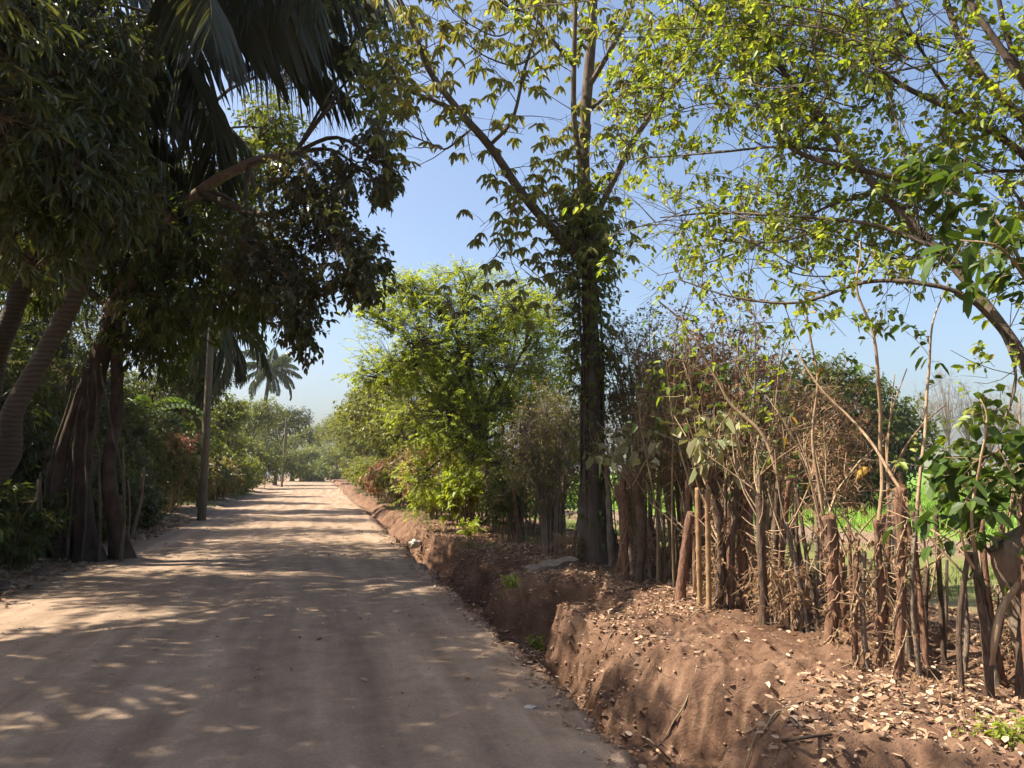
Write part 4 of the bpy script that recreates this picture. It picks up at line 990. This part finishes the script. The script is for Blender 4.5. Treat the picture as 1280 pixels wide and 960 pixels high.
stk('slim curved grey stake right of the splintered one', 1149, 845, 1146, 640, 8, 'stakegrey', 19, midpx=(1140, 740), long=[([(1146,642,0),(1150,560,.1),(1160,480,.2),(1168,410,.2),(1180,350,.2)], [.013,.010,.004])], leafm=M['bigleaf'], sp=SPG)
stk('slim stake leaning just behind the curved grey one', 1160, 818, 1142, 640, 8, 'stakered', 20)
stk('crooked dark stake standing alone near right edge', 1202, 866, 1211, 690, 9, 'stakedark', 21, midpx=(1199, 780), shoots=3, leafm=M['bigleaf'], sp=SPG, shl=.7)
stk('forked dark stake nearest the right edge', 1240, 878, 1216, 690, 12, 'stakedark', 22, midpx=(1228, 770), long=[([(1236,830,0),(1245,770,0),(1262,720,.05),(1262,640,.1)], [.028,.022,.012]), ([(1222,715,0),(1200,690,0),(1185,660,0)], [.014,.01,.005]), ([(1219,700,0),(1212,640,0),(1216,560,0),(1220,500,0)], [.012,.009,.004])], leafm=M['bigleaf'], sp=SPG)
stk('upright dark stake behind the forked dark stake', 1254, 822, 1252, 640, 10, 'stakedark', 23, shoots=4, leafm=M['bigleaf'], sp=SPG, shl=.6)
stk('pale thin rod standing among the near right stakes', 1180, 812, 1184, 700, 5, 'barkpale', 24)

# pollarded trunk at the right edge with its sawn stub
b = G(1292, 872, .1); b[2] = gz(b[0], b[1])-.05; d = depth(b)
root = empty('pollarded_trunk', b, 'thick pollarded trunk with sawn pale stub cut by the right edge', 'tree stump')
m = MB(); tube(m, [b]+PP((1283,800,d),(1276,745,d),(1268,700,d),(1262,672,d)), [.075,.085,.10,.14,.12], 14, 28, .12, 3, .3); m.build('trunk', M['barkpale'], root, b)
m = MB(); tube(m, PP((1268,690,d),(1285,672,d),(1310,665,d)), [.10,.09,.085], 12, 12, .1, 5); m.build('stub', M['barkpale'], root, b)
m = MB(); tube(m, PP((1262,676,d),(1252,680,d-.05),(1238,688,d-.1)), [.03,.025,.02], 8, 8, .1, 6); m.build('stub', M['barkdark'], root, b)

# the rest of the fence, receding
rng = np.random.default_rng(77)
yy = 8.7; k = 0
while yy < 46:
    x = 4.35+rng.normal()*.13; h = rng.uniform(1.0, 1.7); r = rng.uniform(.02, .055) if rng.uniform() < .85 else rng.uniform(.06, .09)
    b = np.array([x, yy, gz(x, yy)-.05]); t_ = b+np.array([rng.normal()*.08, rng.normal()*.08, h])
    if not (11.4 < yy < 12.3):
        thick = r > .058
        lab = ('thick dark stake in the shaded fence beyond the tall tree' if thick else 'thin stake in the shaded fence beyond the tall tree') if yy > 12 else ('thin brown stake in the row behind the pale leaved stumps')
        stake('fence_stake', lab, b, t_, r, 1000+k, M[['stakered', 'stakedark', 'stakegrey'][k % 3]], shoots=(6 if k % 2 == 0 and yy < 26 else 0), leafm=(M['mid'] if k % 4 == 0 else None), sp=dict(SPG, simple=True), shl=.8)
    yy += rng.uniform(.16, .42)*(1 if yy < 25 else 1.7); k += 1

# dry vine tangle on the thickest stake, hanging
rng = np.random.default_rng(78)
b = P(1050, 560, 7.0)
m = MB(); lf = MB()
n = 420; p, _ = in_lobe(b, np.array([.32, .62, .25]), n, rng, 2.5); E = p+nrm(rng.normal(size=p.shape)+np.array([0, 0, -.5]))*.22
twigs(m, p, E, .0035, .0018, .1, rng); twig_leaves(lf, p, E, dict(SP_DRY, n=4, L=.045, W=.02), rng)
b2 = P(1037, 645, 7.0)
for j in range(8): tube(m, [b2+rng.normal(size=3)*.03, (b2+b)/2+rng.normal(size=3)*.12, b+rng.normal(size=3)*.2], [.006, .004], 4, 10)
root = empty('dry_vine', b2, 'rust brown tangle of dead vine above the thickest reddish stake', 'dead vine')
m.build('stems', M['twigred'], root, b2); lf.build('dry_leaves', M['dry'], root, b2, smooth=False)

rng = np.random.default_rng(781)
for i, (lab, y0_, y1_, z0_, z1_) in enumerate([('dead vine looping between the forked stake and the curved grey stake', 4.5, 5.2, 1.0, .8), ('dead vine sagging between the reddish stakes', 5.5, 6.2, .9, 1.1), ('dead vine strung from the thickest stake to the dark pair', 6.2, 7.3, 1.1, .9), ('dead vine trailing across the bamboo canes', 7.6, 8.8, 1.2, .8), ('dead vine draped on stakes before the tall tree', 8.8, 10.9, 1.3, 1.2)]):
    m = MB(); x_ = 4.33
    for j in range(4):
        a_ = np.array([x_+rng.normal()*.05, y0_, z0_+rng.normal()*.15+.1]); c_ = np.array([x_+rng.normal()*.05, y1_, z1_+rng.normal()*.15+.1])
        tube(m, [a_, a_*.7+c_*.3+rng.normal(size=3)*[.05, .05, .03]-[0, 0, .12], a_*.3+c_*.7+rng.normal(size=3)*[.05, .05, .03]-[0, 0, .1], c_, c_+rng.normal(size=3)*.12-[0, 0, .25]], [.005, .004, .002], 4, 40, 0, i*9+j, wob=.05)
    o = m.build('dead_vine', M['twigred'], None, (4.33, y0_, z0_)); o.location = (4.33, y0_, z0_); tag(o, lab, 'dead vine', 'dead vines on the fence')
for i, (lab, x_, y_, r_, h_) in enumerate([('dry brush at the foot of the thickest reddish stake', 4.35, 6.45, .32, .75), ('dry brush between the dark stake pair and thickest stake', 4.5, 7.0, .35, .8), ('dry brush under the bamboo canes', 4.5, 8.1, .3, .7), ('dry brush behind the reddish slim stakes', 5.0, 5.9, .4, .7), ('dry brush behind the forked stake', 5.1, 4.7, .35, .6), ('dry brush between slanting trunk and tall tree', 4.45, 9.6, .4, .9), ('dry brush before the grey leafless bush', 3.9, 11.5, .35, .6)]):
    shrub('dry_brush', lab, x_, y_, r_, h_, 170, dict(SP_DRY, n=4, L=.045, W=.024), M['dry'], 1300+i, stems=14, group='dry brush along the fence', wood=M['twigred'], twl=.22, z0=.02, cat='dry brush')

rng = np.random.default_rng(782)
kn = {'stakered': 'reddish', 'stakedark': 'dark', 'stakegrey': 'grey'}
for k in range(52):
    yy = 4.0+k*.098+rng.uniform(-.05, .05); x = 4.5+rng.normal()*.16; mt_ = ['stakered', 'stakedark', 'stakegrey'][rng.integers(0, 3)]
    b = np.array([x, yy, gz(x, yy)-.04]); h = rng.uniform(.6, 1.5)
    stake('fence_stake', 'thin %s crooked stick filling the gaps between the sunlit stakes' % kn[mt_], b, b+np.array([rng.normal()*.1, rng.normal()*.14, h]), rng.uniform(.014, .03), 1500+k, M[mt_], shoots=(4 if k % 3 == 0 else 0), shl=.8)
rng = np.random.default_rng(783)
for k in range(26):
    yy = rng.uniform(6.9, 11.5); x = 4.6+rng.uniform(0, .7); b = np.array([x, yy, gz(x, yy)]); h = rng.uniform(1.8, 3.6); m, lf = MB(), MB()
    tp = b+np.array([rng.normal()*.35, rng.normal()*.35, h]); c = tube(m, [b, b*.6+tp*.4+rng.normal(size=3)*.06, tp], [.013, .009, .003], 6, 22, .1, k, wob=.1)
    side_shoots(m, lf, c, rng, 14, .45, dict(SP_DRY, n=3, L=.06, W=.035, keep=.6), .35, .0035, second=3)
    root = empty('dead_rod', b, 'tall thin dead rod with brown side twigs rising among the fence stakes', 'dead stem', 'dead rods behind the fence')
    m.build('stem', M['twigred'], root, b); lf.build('dry_leaves', M['dry'] if k % 3 else M['olive'], root, b, smooth=False)

# tall thin rods sprouting behind the stakes
rng = np.random.default_rng(79)
for k, (px, py, tx, ty, d) in enumerate([(930,640,945,380,8.2),(940,640,925,420,8.4),(952,630,985,400,8.2),(915,650,890,400,8.6),(905,640,850,390,8.8),(870,640,830,420,9),(960,640,1000,440,8.0),(990,650,1040,470,7.8),(840,640,845,400,9.4),(820,640,790,420,9.6)]):
    b = P(px, py, d); b = np.array([b[0], b[1], gz(b[0], b[1])]); m = MB(); lf = MB()
    c = tube(m, [b, P(px, py, d), P((px+tx)/2+rng.normal()*8, (py+ty)/2, d), P(tx, ty, d-.1)], [.016,.014,.009,.004], 6, 24)
    side_shoots(m, lf, c, rng, 16, .5, dict(SP_LIME, L=.09, W=.055, n=3), .55, .004, second=1)
    root = empty('fence_sapling', b, 'tall thin dry rod with few leaves rising behind the fence stakes', 'sapling', 'thin rods behind the fence')
    m.build('stem', M['twig'], root, b); lf.build('leaves', M['bigleaf'] if k % 2 else M['lime'], root, b, smooth=False)

# green leafy sapling low at right
rng = np.random.default_rng(80)
b = base_at(5.4, 5.3)
br = [(PP((1225,600,6.4),(1190,560,6.4),(1165,575,6.4)), [.01,.006,.003], 1), (PP((1225,600,6.4),(1235,540,6.4),(1250,500,6.4)), [.01,.006,.003], 1), (PP((1225,610,6.4),(1260,590,6.4),(1275,610,6.3)), [.01,.006,.003], 1), (PP((1225,600,6.4),(1200,610,6.3),(1178,618,6.3)), [.01,.006,.003], 1)]
branch_tree('fence_sapling', 'fresh green sapling with bright leaves behind the near right stakes', 'sapling', b, [b, (b+P(1225, 605, 6.4))/2, P(1225, 600, 6.4)], [.014,.012,.01], br, M['twig'], M['lime'], dict(kind='alt', n=3, L=.12, W=.06, droop=.3, bend=.2), rng, ln=.2, dens=18, r=.003, second=2, flare=0)

# --- field: trees and grass
b0 = G(1062, 636, -.05); b0[2] = gz(b0[0], b0[1])-.1
x, y = b0[0], b0[1]; dd = depth(b0); s = dd/FPX
lb = [lobe(1062,540,dd,80,75,65*s), lobe(1010,520,dd,55,65,50*s), lobe(1110,550,dd,50,60,50*s), lobe(1040,485,dd,55,38,45*s), lobe(1000,585,dd,45,45,40*s), lobe(1085,600,dd,60,35,45*s), lobe(1030,600,dd,55,36,40*s)]
crown_tree('field_tree', 'big rounded dark tree standing in the green field', 'tree', b0, [b0, b0+[0, 0, 60*s*.5], b0+[.1, 0, 60*s]], [.4,.32,.28], lb, 3600, dict(SP_FAR, L=.24, W=.13), M['barkdark'], M['mango'] if False else M['mid'], 850, lr=.1, twl=.8, hole=.5, hs=.7)
for i, (lab, px, py, rx, ry) in enumerate([('low green bush at field edge right of the big dark tree', 1205, 600, 45, 28), ('dark low bush at the field edge near right frame', 1262, 605, 40, 28), ('bushy thicket left of the big field tree', 960, 590, 45, 40), ('thicket seen through the fence behind the bamboo canes', 890, 600, 45, 35), ('thicket behind the tall tree across the field', 800, 600, 50, 35)]):
    dd = 58+i*2; c = P(px, py, dd); b0 = np.array([c[0], c[1], -.15]); s = dd/FPX
    lb = [lobe(px, py, dd, rx*.7, ry, rx*s*.6), lobe(px-rx*.5, py+8, dd, rx*.5, ry*.75, rx*s*.5), lobe(px+rx*.5, py+6, dd, rx*.5, ry*.8, rx*s*.5)]
    crown_tree('field_bush', lab, 'bush', b0, [b0, b0+[0, 0, .5], b0+[0, 0, 1.2]], [.12,.1,.08], lb, 700, SP_FAR, M['barkdark'], M['far'], 860+i, lr=.05, twl=.7, hole=.4, group='bushes across the field')
rng = np.random.default_rng(87)
for i, (px, h) in enumerate([(1165, 110), (1190, 130), (1215, 120), (1240, 105), (1272, 115)]):
    dd = 120; b0 = P(px, 612, dd); b0[2] = -.2; s = dd/FPX; root = empty('bare_tree', b0, 'pale leafless tree far beyond the field hedge', 'tree', 'bare trees beyond the field')
    m = MB(); tp = b0+[0, 0, h*s*.55]; tube(m, [b0, (b0+tp)/2, tp], [.25,.2,.14], 7, 10)
    a = rng.uniform(0, 6.28, 60); e = tp+np.stack([np.cos(a)*rng.uniform(.3, 2.2, 60), np.sin(a)*rng.uniform(.3, 2.2, 60), rng.uniform(-.5, h*s*.5, 60)], 1)
    twigs(m, np.repeat(tp[None], 60, 0)-np.array([0, 0, 1])*rng.uniform(0, 3, (60, 1)), e, .05, .02, .05, rng)
    s2 = np.repeat(e, 6, 0); twigs(m, s2, s2+rng.normal(size=s2.shape)*.7+[0, 0, .5], .02, .01, 0, rng); m.build('trunk', M['barkpale'], root, b0)

def grass(name, pts, h, wd, mat, rng, lean=.35):
    n = len(pts); a = rng.uniform(0, 6.28, n); hh = h*rng.uniform(.5, 1.25, n)
    D = np.stack([rng.normal(size=n)*lean, rng.normal(size=n)*lean, np.ones(n)], 1); U = np.stack([np.cos(a), np.sin(a), 0*a], 1)
    m = MB(); leaf_faces(m, pts, D, U, hh, wd, .2, .12, True, .25); return m.build(name, mat, smooth=False)
rng = np.random.default_rng(90)
def scatter(n, x0, x1, y0, y1, f=None):
    x = rng.uniform(x0, x1, n); y = rng.uniform(y0, y1, n)
    if f is not None:
        k = f(x, y); x, y = x[k], y[k]
    return np.stack([x, y, zg(x, y)], 1)
band = lambda x, y: x+.28*y+2.5*fbm(np.stack([x*.3, y*.3, 0*x], 1), 2)
tag(grass('tall_field_grass', scatter(90000, 9, 60, 10, 75, lambda x, y: (band(x, y) > 22.5) & (rng.uniform(size=len(x)) < np.clip(1.4-.016*y, .2, 1))), .42, .045, M['grass'], rng), kind='stuff')
tag(grass('short_field_grass', scatter(42000, 6.8, 19, 2, 45, lambda x, y: (band(x, y) > 10.2+2*(fbm(np.stack([x, y, 0*x], 1), 2))) & (band(x, y) < 17.5) & (fbm(np.stack([x*.7, y*.7, 0*x+4], 1), 2) > -.15)), .16, .018, M['grassdk'], rng), kind='stuff')
tag(grass('dry_fence_grass', scatter(9000, 3.7, 6.8, 2.5, 32, lambda x, y: fbm(np.stack([x*1.5, y*1.5, 0*x], 1), 2) > -.05+.25*(x < 4.1)), .14, .007, M['straw'], rng, .7), kind='stuff')
tag(grass('green_bank_grass', scatter(9000, 2.6, 4.6, 14, 60, lambda x, y: fbm(np.stack([x*1.1, y*.8, 0*x+8], 1), 2) > .12), .22, .014, M['grassdk'], rng, .5), kind='stuff')
tag(grass('left_verge_grass', scatter(9000, -6.5, -4.3, 8, 60, lambda x, y: fbm(np.stack([x*1.1, y*.8, 0*x+18], 1), 2) > .05), .2, .014, M['grassdk'], rng, .5), kind='stuff')

# leaf litter
def litter(name, pts, L, mat):
    n = len(pts); a = rng.uniform(0, 6.28, n); D = np.stack([np.cos(a), np.sin(a), rng.normal(size=n)*.25], 1)
    U = np.array([0, 0, 1.0])+rng.normal(size=(n, 3))*.45; m = MB(); l = L*rng.uniform(.25, 1.35, n)
    leaf_faces(m, pts+[0, 0, .012], D, U, l, l*rng.uniform(.3, .62, n), rng.uniform(.2, 1.0, (n, 1)), rng.uniform(-.25, .2, (n, 1)), False, .42); return tag(m.build(name, mat, smooth=False), kind='stuff')
p1 = scatter(110000, 1.6, 6.4, 2.6, 22, lambda x, y: rng.uniform(size=len(x)) < np.clip(.62+.8*fbm(np.stack([x*.9, y*.9, 0*x+2], 1), 3), .03, 1)*np.interp(x, [1.6, 1.9, 2.3, 2.6, 3.3, 3.8, 5.2, 6.4], [.12, .5, 1, .75, .95, 1, 1, .6])*np.interp(y, [2.6, 9, 22], [1, .8, .35]))
p2 = scatter(3000, -4.6, 1.7, 3.5, 24, lambda x, y: rng.uniform(size=len(x)) < np.interp(x, [-4.6, -4, -2, 0, 1, 1.7], [.6, .2, .05, .08, .25, .45]))
litter('fallen_leaves', np.vstack([p1, p2]), .053, M['litter'])
p3 = scatter(9000, -7, -3.9, 7, 28); litter('verge_leaf_litter', p3, .10, M['litter'])

tw0 = scatter(2600, 1.9, 6.2, 2.8, 18); a_ = rng.uniform(0, 6.28, len(tw0)); l_ = rng.uniform(.04, .28, len(tw0))
mt_ = MB(); twigs(mt_, tw0+[0, 0, .012], tw0+np.stack([np.cos(a_)*l_, np.sin(a_)*l_, rng.uniform(-.2, .25, len(tw0))*l_], 1)+[0, 0, .02], .0028, .0015, 0, rng)
tag(mt_.build('fallen_twigs', M['barkpale']), kind='stuff')
# clods and pebbles
def pebbles(name, pts, smin, smax, mat):
    t = (1+5**.5)/2
    iv = nrm(np.array([(-1,t,0),(1,t,0),(-1,-t,0),(1,-t,0),(0,-1,t),(0,1,t),(0,-1,-t),(0,1,-t),(t,0,-1),(t,0,1),(-t,0,-1),(-t,0,1)], float))
    ifc = np.array([(0,11,5),(0,5,1),(0,1,7),(0,7,10),(0,10,11),(1,5,9),(5,11,4),(11,10,2),(10,7,6),(7,1,8),(3,9,4),(3,4,2),(3,2,6),(3,6,8),(3,8,9),(4,9,5),(2,4,11),(6,2,10),(8,6,7),(9,8,1)])
    n = len(pts); s = smin*(smax/smin)**(rng.uniform(size=n)**3.2)
    v = iv[None]*(1+rng.normal(size=(n, 12, 1))*.17)*s[:, None, None]*np.array([1, 1, .65])+pts[:, None]
    f = (np.arange(n)[:, None, None]*12+ifc[None]).reshape(-1, 3); m = MB(); m.add(v.reshape(-1, 3), f); return tag(m.build(name, mat, smooth=False), kind='stuff')
M['clod'] = flatmat('earth_clod', (.24, .15, .10), .95, .4, 6)
M['grit'] = flatmat('road_grit', (.27, .2, .145), .95, .35, 6)
pebbles('earth_clods', scatter(34000, 1.65, 4.6, 2.8, 20, lambda x, y: rng.uniform(size=len(x)) < np.interp(x, [1.65, 2.1, 2.6, 3.4, 4.6], [.4, .9, .6, .35, .15])), .004, .03, M['clod'])
pebbles('road_pebbles', scatter(11000, -4.6, 1.9, 3.4, 18, lambda x, y: rng.uniform(size=len(x)) < np.interp(x, [-4.6, -3.8, 0, 1.2, 1.9], [.8, .3, .2, .5, 1])), .004, .017, M['grit'])

# --- fallen sticks, plank, litter
rng = np.random.default_rng(95)
for lab, pts, r, mt in [
 ('pale fallen branch lying behind the curved grey stake', [(1165,812),(1200,816),(1240,812)], .018, 'barkpale'),
 ('thin pale stick lying across the litter by the crooked stake', [(1160,800),(1185,822),(1212,852)], .009, 'barkpale'),
 ('short leaning stick on the ground before the forked stake pair', [(1066,832),(1080,812),(1090,795)], .011, 'bamboo'),
 ('root lying along the road edge of the ditch', [(690,840),(722,872),(750,880),(790,915),(812,925),(838,950)], .012, 'barkpale'),
 ('long dry stem lying along the ditch lip', [(600,770),(625,795),(645,800),(680,835)], .010, 'barkpale'),
 ('pale stick on the bank top near the lower right', [(1030,850),(1060,853),(1085,858)], .012, 'barkpale'),
 ('dark stick in the ditch bottom at the lower right', [(930,935),(985,925),(1040,918)], .012, 'barkdark')]:
    g = [];
    for px, py in pts:
        p_ = G(px, py, .1)
        for _ in range(4): p_ = G(px, py, gz(p_[0], p_[1])+r*.8)
        g.append(p_)
    m = MB(); tube(m, g, [r, r*.9, r*.5], 7, 16, .15, int(pts[0][0]))
    o = m.build('fallen_stick', M[mt], None, g[0]); o.location = Vector(g[0]); tag(o, lab, 'stick')

for k, (px, py) in enumerate([(800, 800), (835, 830), (872, 862), (905, 850), (735, 770), (760, 790), (948, 890), (670, 745)]):
    p_ = G(px, py, 0)
    for _ in range(5): p_ = G(px, py, gz(p_[0], p_[1]))
    g = [p_+np.array([.25, rng.normal()*.1, .12])]
    for j in range(5):
        x_ = p_[0]+.12-.09*j; y_ = p_[1]+rng.normal()*.018-.02*j; g.append(np.array([x_, y_, gz(x_, y_)+.012+.02*rng.uniform()]))
    g[0][2] = gz(g[0][0], g[0][1])-.01
    m = MB(); tube(m, g, [.008, .006, .002], 6, 40, .2, k)
    o = m.build('exposed_root', M['twig'], None, p_); o.location = Vector(p_); tag(o, 'thin pale root hanging out of the eroded ditch bank', 'root', 'roots in the ditch bank')

def blob(name, label, cat, px, py, sx, sy, sz, mat, seed, amp=.35, grp=None):
    p_ = G(px, py, 0)
    for _ in range(5): p_ = G(px, py, gz(p_[0], p_[1]))
    th, ph = np.meshgrid(np.linspace(0, np.pi, 13), np.linspace(0, 2*np.pi, 20, endpoint=False), indexing='ij')
    v = np.stack([np.sin(th)*np.cos(ph), np.sin(th)*np.sin(ph), np.cos(th)], -1).reshape(-1, 3)
    v = v*(1+amp*fbm(v*2.2+seed, 3))[:, None]*np.array([sx, sy, sz])+np.array([0, 0, sz*.45])
    a = (np.arange(12)[:, None]*20+np.arange(20)[None]).reshape(-1); b = (np.arange(12)[:, None]*20+(np.arange(20)[None]+1) % 20).reshape(-1)
    m = MB(); m.add(v, np.stack([a, a+20, b+20, b], 1)); o = m.build(name, mat); o.location = Vector(p_); return tag(o, label, cat, grp)
blob('stone', 'pale rounded stone on the ditch wall below the tall tree', 'stone', 656, 778, .10, .11, .08, M['stone'], 1, .35)
blob('plastic_litter', 'crumpled white plastic scrap at the road edge by the far ditch', 'litter', 519, 682, .14, .12, .08, M['plastic'], 2, .6)
blob('plastic_litter', 'pale scrap among dry leaves before the thick dark stake', 'litter', 945, 812, .045, .05, .012, M['plastic'], 3, .7)
blob('plastic_litter', 'grey plastic scrap on the road by the ditch lip', 'litter', 664, 884, .035, .03, .006, M['plastic'], 4, .6)
blob('stone', 'dark stone on the bank top behind the thickest stake', 'stone', 1000, 742, .1, .1, .08, M['stone'], 6, .3)
# flat slab beside the tall tree
p_ = G(690, 716, .12)
m = MB(); hx, hy, hz = .42, .16, .05
vv = []
for sx_ in np.linspace(-1, 1, 9):
    for cx, cz in ((-1, -1), (1, -1), (1, 1), (-1, 1)): vv.append((sx_*hx, cx*hy*(1-.3*abs(sx_)**3)+.02*math.sin(sx_*5), cz*hz*(1+.3*math.sin(sx_*7+cx))))
ff = [(i*4+j, i*4+(j+1) % 4, i*4+4+(j+1) % 4, i*4+4+j) for i in range(8) for j in range(4)]+[(3, 2, 1, 0), (32, 33, 34, 35)]
m.add(np.array(vv), np.array(ff)); o = m.build('stone_slab', M['plank'], smooth=False); o.location = (p_[0], p_[1], gz(p_[0], p_[1])+.05); o.rotation_euler = (.05, -.12, .35); tag(o, 'flat grey slab lying at the foot of the tall tree', 'slab')

# weeds in the ditch and on the bank
for i, (lab, px, py, h) in enumerate([('small green weed in the ditch below the pale stone', 672, 815, .22), ('green weed clump on the bank beside the lime tree foot', 585, 672, .5), ('low weed at the bottom right corner on the bank', 1265, 930, .16), ('tiny weed on bare soil near the lower right', 1208, 925, .09), ('green weed at the ditch edge past the tall tree', 640, 735, .2)]):
    p_ = G(px, py, 0)
    for _ in range(5): p_ = G(px, py, gz(p_[0], p_[1]))
    rg = np.random.default_rng(970+i); n = 34; S = np.zeros((n, 3))+rg.normal(size=(n, 3))*[.03, .03, 0]; a = rg.uniform(0, 6.28, n)
    E = S+np.stack([np.cos(a)*.7, np.sin(a)*.7, rg.uniform(.5, 1.3, n)], 1)*h*.7
    w_, l_ = MB(), MB(); twigs(w_, S, E, .003, .0015, .1, rg); twig_leaves(l_, S, E, dict(kind='alt', n=4, L=h*.32, W=h*.13, droop=.2), rg)
    root = empty('weed', p_, lab, 'weed'); w_.build('stems', M['twig'], root); l_.build('leaves', M['bush_lime'], root, smooth=False)
